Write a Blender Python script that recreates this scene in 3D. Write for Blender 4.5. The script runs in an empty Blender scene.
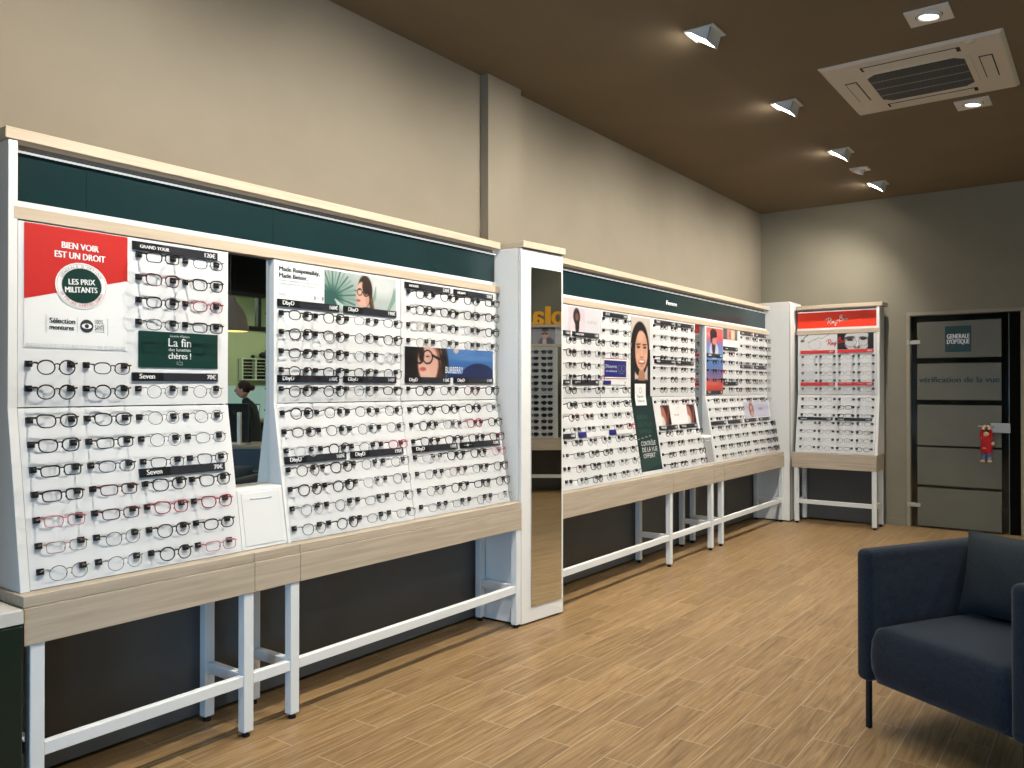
import bpy, math, random
import numpy as np
from mathutils import Matrix, Vector
random.seed(7)
SC = bpy.context.scene
COL = SC.collection
R = math.radians

# ------------------------------------------------------------------ materials
def lin(c):
    return tuple(((v/255)/12.92 if v/255 <= .04045 else ((v/255+.055)/1.055)**2.4) for v in c)+(1,)
MATS = {}
def mat(name, rgb=(200,200,200), rough=.5, metal=0, spec=.5, emit=0, alpha=None, coat=0):
    if name in MATS: return MATS[name]
    m = bpy.data.materials.new(name); m.use_nodes = True
    b = m.node_tree.nodes['Principled BSDF']
    b.inputs['Base Color'].default_value = lin(rgb)
    b.inputs['Roughness'].default_value = rough
    b.inputs['Metallic'].default_value = metal
    b.inputs['Specular IOR Level'].default_value = spec
    b.inputs['Coat Weight'].default_value = coat
    if emit:
        b.inputs['Emission Color'].default_value = lin(rgb); b.inputs['Emission Strength'].default_value = emit
    if alpha is not None: b.inputs['Alpha'].default_value = alpha
    MATS[name] = m
    return m
def nd(m, t, **k):
    n = m.node_tree.nodes.new(t)
    for a, v in k.items(): setattr(n, a, v)
    return n
def noisy(m, scale, amount, stretch=(1,1,1), bump=0, detail=4, c2=None, rough_amt=0, coords='Object'):
    """procedural colour variation and bump on a principled material"""
    nt = m.node_tree; b = nt.nodes['Principled BSDF']; L = nt.links
    tc = nd(m,'ShaderNodeTexCoord'); mp = nd(m,'ShaderNodeMapping'); mp.inputs['Scale'].default_value = stretch
    no = nd(m,'ShaderNodeTexNoise'); no.inputs['Scale'].default_value = scale; no.inputs['Detail'].default_value = detail
    L.new(tc.outputs[coords], mp.inputs['Vector']); L.new(mp.outputs['Vector'], no.inputs['Vector'])
    base = b.inputs['Base Color'].default_value[:]
    mx = nd(m,'ShaderNodeMix', data_type='RGBA')
    cr = nd(m,'ShaderNodeValToRGB'); cr.color_ramp.elements[0].position = .35; cr.color_ramp.elements[1].position = .65
    c0 = tuple(v*(1-amount) for v in base[:3])+(1,) if c2 is None else lin(c2)
    c1 = tuple(min(1,v*(1+amount)) for v in base[:3])+(1,) if c2 is None else base
    cr.color_ramp.elements[0].color = c0; cr.color_ramp.elements[1].color = c1
    L.new(no.outputs['Fac'], cr.inputs['Fac']); L.new(cr.outputs['Color'], b.inputs['Base Color'])
    if bump:
        bp = nd(m,'ShaderNodeBump'); bp.inputs['Strength'].default_value = bump; bp.inputs['Distance'].default_value = .004
        L.new(no.outputs['Fac'], bp.inputs['Height']); L.new(bp.outputs['Normal'], b.inputs['Normal'])
    return m
M_wall = noisy(mat('wall_paint', (130,122,107), .85, spec=.2), 3, .03, bump=.05)
M_wallback = noisy(mat('wall_paint_back', (136,130,114), .85, spec=.2), 3, .03, bump=.05)
M_ceil = noisy(mat('ceiling_paint', (110,98,80), .9, spec=.15), 2, .03)
M_dark = noisy(mat('dark_panel', (88,90,91), .6, spec=.3), 3, .05)
M_white = noisy(mat('white_lacquer', (232,232,228), .35), 3, .012)
M_white2 = mat('white_metal', (226,230,230), .35)
M_acryl = noisy(mat('white_perspex', (224,225,224), .28), 2, .01)
M_black = mat('black_plastic', (14,14,15), .4)
M_rubber = mat('black_rubber', (10,10,10), .8)
M_strip = mat('price_strip', (36,38,45), .4)
M_stripd = mat('price_strip_dark', (12,13,17), .4)
M_red = mat('red_print', (192,36,32), .45)
M_rbred = mat('orange_red_print', (240,62,34), .45)
M_ink = mat('dark_ink', (45,48,50), .5)
M_wink = mat('white_ink', (228,229,227), .5)
M_rink = mat('red_ink', (200,40,50), .5)
M_gink = mat('grey_ink', (150,152,150), .5)
M_dgreen = noisy(mat('dark_green_print', (14,52,46), .35), 2, .04)
M_teal = noisy(mat('petrol_green_panel', (19,44,47), .25, spec=.5), 1.5, .05)
M_green = noisy(mat('green_laminate', (6,32,27), .3), 2, .05)
M_navy = mat('navy_print', (30,34,110), .45)
M_chrome = mat('brushed_steel', (176,172,162), .45, metal=.4)
M_seam = mat('seam_grey', (120,120,116), .6)
M_lens = bpy.data.materials.new('demo_lens'); M_lens.use_nodes = True
def lensmat(m, tint, gl=.1, ro=.05, k=.6):
    nt = m.node_tree; nt.nodes.clear()
    o = nd(m,'ShaderNodeOutputMaterial'); t = nd(m,'ShaderNodeBsdfTransparent'); g = nd(m,'ShaderNodeBsdfGlossy')
    t.inputs['Color'].default_value = tint; g.inputs['Roughness'].default_value = ro
    lw = nd(m,'ShaderNodeLayerWeight'); lw.inputs['Blend'].default_value = .25
    mm = nd(m,'ShaderNodeMath', operation='MULTIPLY'); mm.inputs[1].default_value = k
    ma = nd(m,'ShaderNodeMath', operation='ADD'); ma.inputs[1].default_value = gl
    mx = nd(m,'ShaderNodeMixShader'); L = nt.links
    L.new(lw.outputs['Facing'], mm.inputs[0]); L.new(mm.outputs[0], ma.inputs[0]); L.new(ma.outputs[0], mx.inputs['Fac'])
    L.new(t.outputs[0], mx.inputs[1]); L.new(g.outputs[0], mx.inputs[2]); L.new(mx.outputs[0], o.inputs['Surface'])
lensmat(M_lens, (.965,.97,.975,1), .0, .18, .22)
M_sunlens = bpy.data.materials.new('sun_lens'); M_sunlens.use_nodes = True; lensmat(M_sunlens, (.03,.03,.035,1), .05)
M_glass = bpy.data.materials.new('clear_glass'); M_glass.use_nodes = True; lensmat(M_glass, (.8,.84,.82,1), .03)
M_mirror = mat('mirror_silver', (228,232,228), .01, metal=1)

def wood(name, c1, c2, axis=0):
    """pale laminate with grain running along local axis"""
    m = mat(name, c1, .5, spec=.3); nt = m.node_tree; b = nt.nodes['Principled BSDF']; L = nt.links
    tc = nd(m,'ShaderNodeTexCoord'); mp = nd(m,'ShaderNodeMapping')
    s = [14,14,22]; s[axis] = 1.1; mp.inputs['Scale'].default_value = s
    no = nd(m,'ShaderNodeTexNoise'); no.inputs['Scale'].default_value = 2.2; no.inputs['Detail'].default_value = 6; no.inputs['Distortion'].default_value = .6
    cr = nd(m,'ShaderNodeValToRGB'); cr.color_ramp.elements[0].position = .3; cr.color_ramp.elements[1].position = .66
    cr.color_ramp.elements[0].color = lin(c2); cr.color_ramp.elements[1].color = lin(c1)
    L.new(tc.outputs['Object'], mp.inputs['Vector']); L.new(mp.outputs[0], no.inputs['Vector']); L.new(no.outputs['Fac'], cr.inputs['Fac']); L.new(cr.outputs['Color'], b.inputs['Base Color'])
    return m
M_oak = wood('pale_oak_laminate', (190,177,158), (170,157,138))
M_oakcap = wood('pale_oak_edge', (200,184,162), (186,169,146))

def floor_mat():
    m = mat('wood_look_tiles', (170,130,90), .32, spec=.4); nt = m.node_tree; b = nt.nodes['Principled BSDF']; L = nt.links
    tc = nd(m,'ShaderNodeTexCoord'); sp = nd(m,'ShaderNodeSeparateXYZ'); cb = nd(m,'ShaderNodeCombineXYZ')
    ax = nd(m,'ShaderNodeMath', operation='ADD'); ay = nd(m,'ShaderNodeMath', operation='ADD')
    ax.inputs[1].default_value = 2.745+.1475*80; ay.inputs[1].default_value = -.16+.32+.64*20
    L.new(tc.outputs['Object'], sp.inputs[0]); L.new(sp.outputs['X'], ax.inputs[0]); L.new(sp.outputs['Y'], ay.inputs[0])
    L.new(ay.outputs[0], cb.inputs['X']); L.new(ax.outputs[0], cb.inputs['Y'])
    br = nd(m,'ShaderNodeTexBrick'); br.offset = .5; br.offset_frequency = 2; br.squash = 1
    br.inputs['Scale'].default_value = 1; br.inputs['Brick Width'].default_value = .64; br.inputs['Row Height'].default_value = .1475
    br.inputs['Mortar Size'].default_value = .0013; br.inputs['Mortar Smooth'].default_value = .1; br.inputs['Bias'].default_value = 0
    br.inputs['Color1'].default_value = (0,0,0,1); br.inputs['Color2'].default_value = (1,1,1,1); br.inputs['Mortar'].default_value = (.5,.5,.5,1)
    L.new(cb.outputs[0], br.inputs['Vector'])
    # grain, shifted per tile
    mv = nd(m,'ShaderNodeVectorMath', operation='MULTIPLY'); mv.inputs[1].default_value = (2.2,34,1)
    L.new(cb.outputs[0], mv.inputs[0])
    off = nd(m,'ShaderNodeVectorMath', operation='MULTIPLY'); off.inputs[1].default_value = (7,13,31)
    L.new(br.outputs['Color'], off.inputs[0])
    av = nd(m,'ShaderNodeVectorMath', operation='ADD'); L.new(mv.outputs[0], av.inputs[0]); L.new(off.outputs[0], av.inputs[1])
    no = nd(m,'ShaderNodeTexNoise'); no.inputs['Scale'].default_value = 1.3; no.inputs['Detail'].default_value = 7; no.inputs['Roughness'].default_value = .62; no.inputs['Distortion'].default_value = 1.1
    L.new(av.outputs[0], no.inputs['Vector'])
    cr = nd(m,'ShaderNodeValToRGB'); e = cr.color_ramp.elements
    e[0].position = .28; e[0].color = lin((108,85,55)); e[1].position = .72; e[1].color = lin((168,140,100))
    k = e.new(.5); k.color = lin((145,117,80))
    L.new(no.outputs['Fac'], cr.inputs['Fac'])
    sv = nd(m,'ShaderNodeVectorMath', operation='MULTIPLY'); sv.inputs[1].default_value = (.55,2.2,1); L.new(av.outputs[0], sv.inputs[0])
    n2 = nd(m,'ShaderNodeTexNoise'); n2.inputs['Scale'].default_value = 1.6; n2.inputs['Detail'].default_value = 5; n2.inputs['Distortion'].default_value = .5; L.new(sv.outputs[0], n2.inputs['Vector'])
    vr = nd(m,'ShaderNodeValToRGB'); vr.color_ramp.elements[0].position = .30; vr.color_ramp.elements[0].color = (.62,.58,.52,1); vr.color_ramp.elements[1].position = .46; vr.color_ramp.elements[1].color = (1,1,1,1); L.new(n2.outputs['Fac'], vr.inputs['Fac'])
    mv2 = nd(m,'ShaderNodeMix', data_type='RGBA', blend_type='MULTIPLY'); mv2.inputs['Factor'].default_value = .8; L.new(cr.outputs['Color'], mv2.inputs[6]); L.new(vr.outputs['Color'], mv2.inputs[7])
    hv = nd(m,'ShaderNodeHueSaturation'); vm = nd(m,'ShaderNodeMapRange'); vm.inputs['To Min'].default_value = .88; vm.inputs['To Max'].default_value = 1.08
    L.new(br.outputs['Color'], vm.inputs['Value']); L.new(vm.outputs[0], hv.inputs['Value']); L.new(mv2.outputs[2], hv.inputs['Color'])
    mx = nd(m,'ShaderNodeMix', data_type='RGBA'); L.new(br.outputs['Fac'], mx.inputs['Factor'])
    L.new(hv.outputs[0], mx.inputs[6]); mx.inputs[7].default_value = lin((182,168,142))
    L.new(mx.outputs[2], b.inputs['Base Color'])
    bm = nd(m,'ShaderNodeBump'); bm.inputs['Strength'].default_value = .25; bm.inputs['Distance'].default_value = .002; bm.invert = True
    L.new(br.outputs['Fac'], bm.inputs['Height']); L.new(bm.outputs[0], b.inputs['Normal'])
    rr = nd(m,'ShaderNodeMapRange'); rr.inputs['To Min'].default_value = .3; rr.inputs['To Max'].default_value = .46
    L.new(no.outputs['Fac'], rr.inputs['Value']); L.new(rr.outputs[0], b.inputs['Roughness'])
    return m
M_floor = floor_mat()

def vcol_mat():
    m = mat('printed_picture', (255,255,255), .45); b = m.node_tree.nodes['Principled BSDF']
    a = nd(m,'ShaderNodeAttribute'); a.attribute_name = 'print'; m.node_tree.links.new(a.outputs['Color'], b.inputs['Base Color']); return m
M_print = vcol_mat()

# ------------------------------------------------------------------ mesh builder
TXT = {}
def text_geo(body):
    if body in TXT: return TXT[body]
    cu = bpy.data.curves.new('t', 'FONT'); cu.body = body; cu.size = 1; cu.resolution_u = 3
    ob = bpy.data.objects.new('t', cu); me = bpy.data.meshes.new_from_object(ob)
    v = [(p.co.x, p.co.y) for p in me.vertices]; f = [tuple(p.vertices) for p in me.polygons]
    bpy.data.objects.remove(ob); bpy.data.curves.remove(cu); bpy.data.meshes.remove(me)
    TXT[body] = (v, f); return v, f
class MB:
    def __init__(s, mapf=None): s.v = []; s.f = []; s.m = []; s.mats = []; s.sm = []; s.mapf = mapf
    def mi(s, m):
        if m not in s.mats: s.mats.append(m)
        return s.mats.index(m)
    def add(s, vs, fs, m, T=None, smooth=False):
        n = len(s.v); k = s.mi(m)
        for p in vs:
            p = Vector(p)
            if T is not None: p = T @ p
            s.v.append(tuple(p))
        for f in fs: s.f.append(tuple(i+n for i in f)); s.m.append(k); s.sm.append(smooth)
        return s
    def box(s, x0, x1, y0, y1, z0, z1, m, T=None):
        if x0 > x1: x0, x1 = x1, x0
        if y0 > y1: y0, y1 = y1, y0
        if z0 > z1: z0, z1 = z1, z0
        v = [(x0,y0,z0),(x1,y0,z0),(x1,y1,z0),(x0,y1,z0),(x0,y0,z1),(x1,y0,z1),(x1,y1,z1),(x0,y1,z1)]
        return s.add(v, [(0,3,2,1),(4,5,6,7),(0,1,5,4),(1,2,6,5),(2,3,7,6),(3,0,4,7)], m, T)
    def prism(s, poly, a, b, axis, m, T=None):
        """poly in the two other axes (order xyz minus axis), extruded a..b along axis"""
        n = len(poly); vs = []
        for h in (a, b):
            for p in poly:
                q = list(p); q.insert('xyz'.index(axis), h); vs.append(tuple(q))
        fs = [tuple(range(n))[::-1], tuple(range(n, 2*n))]+[(i,(i+1)%n,n+(i+1)%n,n+i) for i in range(n)]
        return s.add(vs, fs, m, T)
    def tube(s, pts, r, m, n=6, closed=False, T=None, flat=None, cap=True):
        """swept tube; r a number or list; flat=(ry) scales the second axis"""
        P = [Vector(p) for p in pts]; N = len(P); vs = []; up = Vector((0,1,0))
        for i, p in enumerate(P):
            a = P[(i-1) % N] if closed or i > 0 else P[i]
            b = P[(i+1) % N] if closed or i < N-1 else P[i]
            d = (b-a).normalized()
            u = up if abs(d.dot(up)) < .95 else Vector((0,0,1))
            e1 = d.cross(u).normalized(); e2 = e1.cross(d).normalized()
            rr = r[i] if isinstance(r, (list, tuple)) else r
            r2 = rr*(flat if flat else 1)
            for k in range(n):
                t = 2*math.pi*k/n + math.pi/n
                vs.append(tuple(p+e1*math.cos(t)*rr+e2*math.sin(t)*r2))
        fs = []
        for i in range(N if closed else N-1):
            j = (i+1) % N
            for k in range(n): fs.append((i*n+k, i*n+(k+1)%n, j*n+(k+1)%n, j*n+k))
        if not closed and cap: fs += [tuple(range(n)), tuple(range((N-1)*n, N*n))[::-1]]
        return s.add(vs, fs, m, T, True)
    def lathe(s, prof, m, n=24, T=None, smooth=True):
        vs = []; fs = []
        for r, z in prof:
            for k in range(n): t = 2*math.pi*k/n; vs.append((r*math.cos(t), r*math.sin(t), z))
        for i in range(len(prof)-1):
            for k in range(n): fs.append((i*n+k, i*n+(k+1)%n, (i+1)*n+(k+1)%n, (i+1)*n+k))
        return s.add(vs, fs, m, T, smooth)
    def ball(s, c, r, m, n=12, T=None):
        if not isinstance(r, tuple): r = (r,r,r)
        vs = []; fs = []; h = n//2
        for i in range(h+1):
            a = math.pi*i/h
            for k in range(n): t = 2*math.pi*k/n; vs.append((c[0]+r[0]*math.sin(a)*math.cos(t), c[1]+r[1]*math.sin(a)*math.sin(t), c[2]+r[2]*math.cos(a)))
        for i in range(h):
            for k in range(n): fs.append((i*n+k, (i+1)*n+k, (i+1)*n+(k+1)%n, i*n+(k+1)%n))
        return s.add(vs, fs, m, T, True)
    # flat things mapped on a surface: (x, z, off) -> 3-D
    def quad(s, x0, x1, z0, z1, m, off=.001):
        f = s.mapf; zs = [z0, 1.335, z1] if z0 < 1.335 < z1 and f is BOARD else [z0, z1]
        vs = [f(x, z, off) for z in zs for x in (x0, x1)]
        return s.add(vs, [(2*i, 2*i+1, 2*i+3, 2*i+2) for i in range(len(zs)-1)], m)
    def poly(s, pts, m, off=.001):
        return s.add([s.mapf(x, z, off) for x, z in pts], [tuple(range(len(pts)))], m)
    def disc(s, x, z, rx, rz, m, off=.001, n=28, r_in=None, T2=0):
        o = [(x+rx*math.cos(2*math.pi*k/n), z+rz*math.sin(2*math.pi*k/n)) for k in range(n)]
        if r_in is None: return s.poly(o, m, off)
        i_ = [(x+(p-x)*r_in, z+(q-z)*r_in) for p, q in o]
        return s.add([s.mapf(a, b, off) for a, b in o+i_], [(k, (k+1)%n, n+(k+1)%n, n+k) for k in range(n)], m)
    def text(s, body, x, z, size, m, off=.0015, align='L', width=None, rot=0, shear=0, depth=0, sy=1, b=0):
        if b:
            for n_, q_ in enumerate((-b, b)): s.text(body, x+q_, z, size, m, off+.0002*(n_+1), align, width, rot, shear, depth, sy)
        v, f = text_geo(body)
        xs = [p[0] for p in v]; w = max(xs)-min(xs); x0 = min(xs); k = size*1.35
        kx = k if width is None else width/w
        sh = {'L':0, 'C':-.5, 'R':-1}[align]*w
        out = []
        for a, b in v:
            px = (a-x0+sh)*kx+shear*b*k; pz = b*k*sy
            c, q = math.cos(rot), math.sin(rot)
            out.append((x+px*c-pz*q, z+px*q+pz*c))
        s.add([s.mapf(a, b, off) for a, b in out], f, m)
        if depth:
            s.add([s.mapf(a, b, off+depth) for a, b in out], f, m)
            cnt = {}
            for g in f:
                for i in range(len(g)):
                    e = (g[i], g[(i+1) % len(g)]); cnt[tuple(sorted(e))] = cnt.get(tuple(sorted(e)), 0)+1
            for (a, b), c in cnt.items():
                if c == 1:
                    s.add([s.mapf(*out[a], off), s.mapf(*out[b], off), s.mapf(*out[b], off+depth), s.mapf(*out[a], off+depth)], [(0,1,2,3)], m)
        return s
    def mesh(s, name):
        me = bpy.data.meshes.new(name); me.from_pydata(s.v, [], s.f)
        for m in s.mats: me.materials.append(m)
        me.polygons.foreach_set('material_index', s.m); me.polygons.foreach_set('use_smooth', s.sm); me.update(); return me
    def obj(s, name, parent=None, bevel=0, seg=2):
        return link(name, s.mesh(name), parent, bevel, seg)
def link(name, me, parent=None, bevel=0, seg=2):
    o = bpy.data.objects.new(name, me); COL.objects.link(o); o.parent = parent
    if bevel:
        b = o.modifiers.new('bevel', 'BEVEL'); b.width = bevel; b.segments = seg; b.limit_method = 'ANGLE'; b.angle_limit = R(40)
    return o
def tag(o, label, cat, group=None, kind=None):
    o['label'] = label; o['category'] = cat
    if group: o['group'] = group
    if kind: o['kind'] = kind
    return o
def empty(name, loc=(0,0,0), rz=0):
    o = bpy.data.objects.new(name, None); COL.objects.link(o); o.location = loc; o.rotation_euler = (0,0,rz); o.empty_display_size = .1; return o
def struct(mb, name, bevel=0):
    o = mb.obj(name, None, bevel); o['kind'] = 'structure'; o['label'] = STRUCT_LABEL.get(name, name.replace('_', ' ')); o['category'] = name.split('_')[0]; return o
STRUCT_LABEL = {'floor':'wood-look tiled floor of the shop','ceiling':'dark taupe painted ceiling','wall_left':'beige wall above the long row of displays',
 'wall_back':'beige back wall with the glass door','wall_right':'wall behind the office desk seen in the narrow mirror','wall_front':'shop front wall with tall windows behind the camera',
 'trim_1':'square wall pilaster rising above the white mirror column','baseboard_back':'low skirting beside the glass door','door_1':'frosted glass door to the eye test room'}

# display surface: local frame x right, y into the wall, z up; vertical above 1.335, leaning out below
SL = .1/.6
def BOARD(x, z, off=0): return (x, (0 if z >= 1.335 else -(1.335-z)*SL)-off, z)
def FLAT(y0): return lambda x, z, off=0: (x, y0-off, z)

# ------------------------------------------------------------------ printed pictures
class Art:
    def __init__(s, x0, x1, z0, z1, res, bg):
        s.x0, s.x1, s.z0, s.z1 = x0, x1, z0, z1
        s.nx = max(6, int((x1-x0)/res)+1); s.nz = max(6, int((z1-z0)/res)+1)
        s.u, s.v = np.meshgrid(np.linspace(0,1,s.nx), np.linspace(0,1,s.nz))
        s.asp = (z1-z0)/(x1-x0)
        s.c = np.zeros((s.nz, s.nx, 3)); s.c[:] = bg
    def blend(s, a, col):
        a = np.clip(a,0,1)[...,None]; s.c = s.c*(1-a)+np.array(col, float)*a; return s
    def grad(s, cols):
        ks = np.array([k for k, _ in cols]); 
        for i in range(3): s.c[...,i] = np.interp(s.v, ks, [c[i] for _, c in cols])
        return s
    def ell(s, cx, cy, rx, ry, col, soft=.12, rot=0, clip=None):
        """centre and radii in picture-width units horizontally, picture-height units vertically"""
        dx = s.u-cx; dy = (s.v-cy)*s.asp; c, q = math.cos(rot), math.sin(rot)
        X = (dx*c+dy*q)/rx; Y = (-dx*q+dy*c)/(ry*s.asp)
        a = (1-np.sqrt(X*X+Y*Y))/soft+.5
        if clip is not None: a = np.where(clip(s.u, s.v), a, 0)
        return s.blend(a, col)
    def ring(s, cx, cy, rx, ry, th, col, soft=.5):
        dx = s.u-cx; dy = (s.v-cy)*s.asp; d = np.sqrt((dx/rx)**2+(dy/(ry*s.asp))**2)
        return s.blend((1-np.abs(d-1)/th)/soft, col)
    def line(s, x0, y0, x1, y1, w, col, soft=.4):
        A = np.array([x0, y0*s.asp]); B = np.array([x1, y1*s.asp]); d = B-A; L2 = (d**2).sum()+1e-9
        X = s.u-A[0]; Y = s.v*s.asp-A[1]; t = np.clip((X*d[0]+Y*d[1])/L2, 0, 1)
        return s.blend((1-np.hypot(X-t*d[0], Y-t*d[1])/w)/soft, col)
    def rect(s, x0, x1, y0, y1, col): return s.blend(((s.u>=x0)&(s.u<=x1)&(s.v>=y0)&(s.v<=y1)).astype(float), col)
    def obj(s, name, parent, mapf=None, off=.0015, label=None):
        mapf = mapf or BOARD
        xs = np.linspace(s.x0, s.x1, s.nx); zs = np.linspace(s.z0, s.z1, s.nz)
        vs = [mapf(x, z, off) for z in zs for x in xs]
        fs = [(j*s.nx+i, j*s.nx+i+1, (j+1)*s.nx+i+1, (j+1)*s.nx+i) for j in range(s.nz-1) for i in range(s.nx-1)]
        me = bpy.data.meshes.new(name); me.from_pydata(vs, [], fs); me.materials.append(M_print)
        at = me.color_attributes.new('print', 'FLOAT_COLOR', 'POINT')
        c = s.c.reshape(-1,3)/255*.9; c = np.where(c <= .04045, c/12.92, ((c+.055)/1.055)**2.4)
        at.data.foreach_set('color', np.c_[c, np.ones(len(c))].astype(np.float32).ravel()); me.update()
        o = link(name, me, parent)
        if label: o['label'] = label
        return o

# ------------------------------------------------------------------ room shell
XL, XR, YB, YF, ZC = -3.2, 3.6, 9.1, -1.6, 3.37
f = MB(); f.box(XL-.1, 5.8, YF-.1, YB+2.2, -.1, 0, M_floor); struct(f, 'floor')
f = MB(); f.box(XL-.1, 5.8, YF-.1, YB+2.2, ZC, ZC+.1, M_ceil); struct(f, 'ceiling')
f = MB(); f.box(XL-.1, XL, YF-.1, YB+.1, 0, ZC, M_wall); struct(f, 'wall_left')
f = MB()
DX0, DX1, DZ = -1.70, -.672, 2.172
f.box(XL, DX0, YB, YB+.1, 0, ZC, M_wallback); f.box(DX1, XR+.1, YB, YB+.1, 0, ZC, M_wallback); f.box(DX0, DX1, YB, YB+.1, DZ, ZC, M_wallback)
struct(f, 'wall_back')
f = MB(); f.box(XL, -2.45, .3, .5, 0, ZC, M_wall); o = struct(f, 'wall_light_blocker'); o['label'] = 'added unseen wall stub, out of frame, shading the side of the first display'  # added out of view to keep daylight off the nearest side panel
f = MB(); f.box(-3.2, -3.162, 4.02, 4.40, 0, 2.276, M_wall); f.box(-3.2, -3.140, 4.02, 4.37, 2.276, ZC, M_wall); struct(f, 'trim_1')
f = MB(); f.box(-1.86, DX0-.002, YB-.012, YB, 0, .07, M_wallback); struct(f, 'baseboard_back', .002)
# front wall with three tall windows (behind the camera), daylight comes through them
f = MB(); wx = [(-1.5,-.1),(.9,2.1)]; WZ0, WZ1 = .1, 1.9; f.box(XL, XR, YF-.1, YF, 0, WZ0, M_wall); f.box(XL, XR, YF-.1, YF, WZ1, ZC, M_wall)
xs = [XL]+[v for w in wx for v in w]+[XR]
for i in range(0, len(xs), 2): f.box(xs[i], xs[i+1], YF-.1, YF, WZ0, WZ1, M_wall)
struct(f, 'wall_front')
M_frame = mat('dark_window_frame', (40,42,44), .4)
for i, (a, b) in enumerate(wx):
    g = MB(); g.box(a, b, YF-.06, YF-.05, WZ0, WZ1, M_glass)
    for p, q in ((a, a+.05), (b-.05, b)): g.box(p, q, YF-.09, YF-.02, WZ0, WZ1, M_frame)
    for p, q in ((WZ0,WZ0+.05),(WZ1-.05,WZ1)): g.box(a+.05, b-.05, YF-.09, YF-.02, p, q, M_frame)
    o = struct(g, 'window_%d' % (i+1)); o['label'] = 'tall shop window behind the camera, %s' % ('nearest the displays', 'nearest the office')[i]
# right wall with clerestory glazing above the office
M_rwall = noisy(mat('pale_green_wall', (160,172,128), .8), 2, .03)
f = MB()
f.box(XR, XR+.1, YF, YB+.1, 0, 2.20, M_rwall); f.box(XR, XR+.1, YF, YB+.1, 2.72, ZC, mat('black_bulkhead', (9,8,8), .9))
f.box(XR, XR+.1, YF, 4.0, 2.2, 2.72, M_rwall); f.box(XR, XR+.1, 8.4, YB+.1, 2.2, 2.72, M_rwall)
struct(f, 'wall_right')
f = MB()
f.box(XR-.02, XR+.06, 4.0, 8.4, 2.20, 2.26, M_black); f.box(XR-.02, XR+.06, 4.0, 8.4, 2.66, 2.72, M_black)
for y in (4.0, 4.75, 5.5, 6.28, 7.05, 7.8, 8.35): f.box(XR-.02, XR+.06, y, y+.05, 2.26, 2.66, M_black)
f.box(XR+.02, XR+.03, 4.0, 8.4, 2.26, 2.66, M_glass)
o = struct(f, 'window_4'); o['label'] = 'black framed internal window strip high on the office wall'
# lit room behind the clerestory
M_off2 = mat('office_wall_pale', (196,200,178), .8)
f = MB(); f.box(5.6, 5.7, 3, YB+.1, 0, ZC, M_off2); f.box(XR+.1, 5.7, 3.0, 3.1, 0, ZC, M_off2); f.box(XR+.1, 5.7, YB, YB+.1, 0, ZC, M_off2)
o = struct(f, 'wall_office'); o['label'] = 'pale green walls of the lit room behind the internal window'
f = MB(); f.box(XR+.1, 5.6, 3.1, YB, 2.95, 3.0, mat('office_ceiling', (225,228,215), .8)); o = struct(f, 'ceiling_office'); o['label'] = 'pale ceiling of the lit room behind the internal window'
# small dark room behind the glass door
M_droom = noisy(mat('test_room_wall', (120,112,98), .85), 4, .1)
f = MB(); f.box(-2.6, .2, YB+2.1, YB+2.2, 0, ZC, M_droom); f.box(-2.7, -2.6, YB+.1, YB+2.2, 0, ZC, M_droom); f.box(.2, .3, YB+.1, YB+2.2, 0, ZC, M_droom)
o = struct(f, 'wall_far'); o['label'] = 'walls of the unlit eye test room behind the glass door'
f = MB(); f.box(-.7, .1, YB+.9, YB+1.5, .02, 1.1, M_black); f.box(-.75, .15, YB+.85, YB+1.55, 1.1, 1.14, M_oak)
tag(f.obj('equipment_cabinet', None, .004), 'dark cabinet in the unlit room behind the glass door', 'cabinet')

# ------------------------------------------------------------------ display furniture
RUN = {'L': Matrix.Translation((-2.96,0,0)) @ Matrix.Rotation(R(90),4,'Z'),
       'B': Matrix.Translation((0,8.80,0)),
       'S': Matrix.Translation((1.53,8.49,0)) @ Matrix.Rotation(R(-48.3),4,'Z')}
def root_of(run, name, x, z=0):
    o = empty(name); o['_x'] = x; o['_z'] = z
    o.matrix_world = RUN[run] @ Matrix.Translation((x,0,z)); return o
def settle(root):
    x, z = root['_x'], root['_z']
    for c in root.children: c.location = Vector(c.location)-Vector((x,0,z))
    del root['_x']; del root['_z']

# display table: shelf on a white metal frame
FOOT = None
def table(run, x0, x1, label, left=False, group=None, right=True, rail_end=0):
    r = root_of(run, 'display_table', (x0+x1)/2)
    f = MB(); g = .0015
    f.box(x0+g, x1-g, -.159, .17, .699, .735, M_oak); f.box(x0+g, x1-g, -.164, -.125, .578, .697, M_oak)
    if left: f.box(x0+g, x0+.03, -.125, .17, .578, .697, M_oak)
    if run == 'B': f.box(x1-.03, x1-g, -.125, .17, .578, .697, M_oak)
    f.obj('shelf', r, .0012, 1)
    w = .045
    lx = ([x0+.022] if left else [])+([x1-w-.002] if right else [])
    for x in lx:
        for y in (-.159, .108):
            m = MB(); m.box(x, x+w, y, y+w-.005, .022, .578, M_white2)
            lg = m.obj('leg', r, .002, 1)
            m = MB(); m.lathe([(0,0),(.016,0),(.016,.010),(.008,.012),(.008,.022),(0,.022)], M_rubber, 12, Matrix.Translation((x+w/2, y+.02, 0))); m.obj('rubber_foot', lg)
        m = MB(); m.box(x+.008, x+w-.002, -.119, .108, .207, .250, M_white2); m.obj('side_rail', r, .002, 1)
    m = MB(); m.box((lx[0]+w if left else x0), (x1-w-.002 if right else x1), -.155, -.125, .207, .250, M_white2); m.obj('front_rail', r, .002, 1)
    m = MB(); m.box(x0+.002, x1-.002, .172, .186, .02, .576, M_dark); m.obj('back_panel', r)
    settle(r); tag(r, label, 'table', group); return r
table('L', 1.18, 2.051, 'white-legged oak-topped display table at the near end, beside the green counter', left=True)
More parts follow.
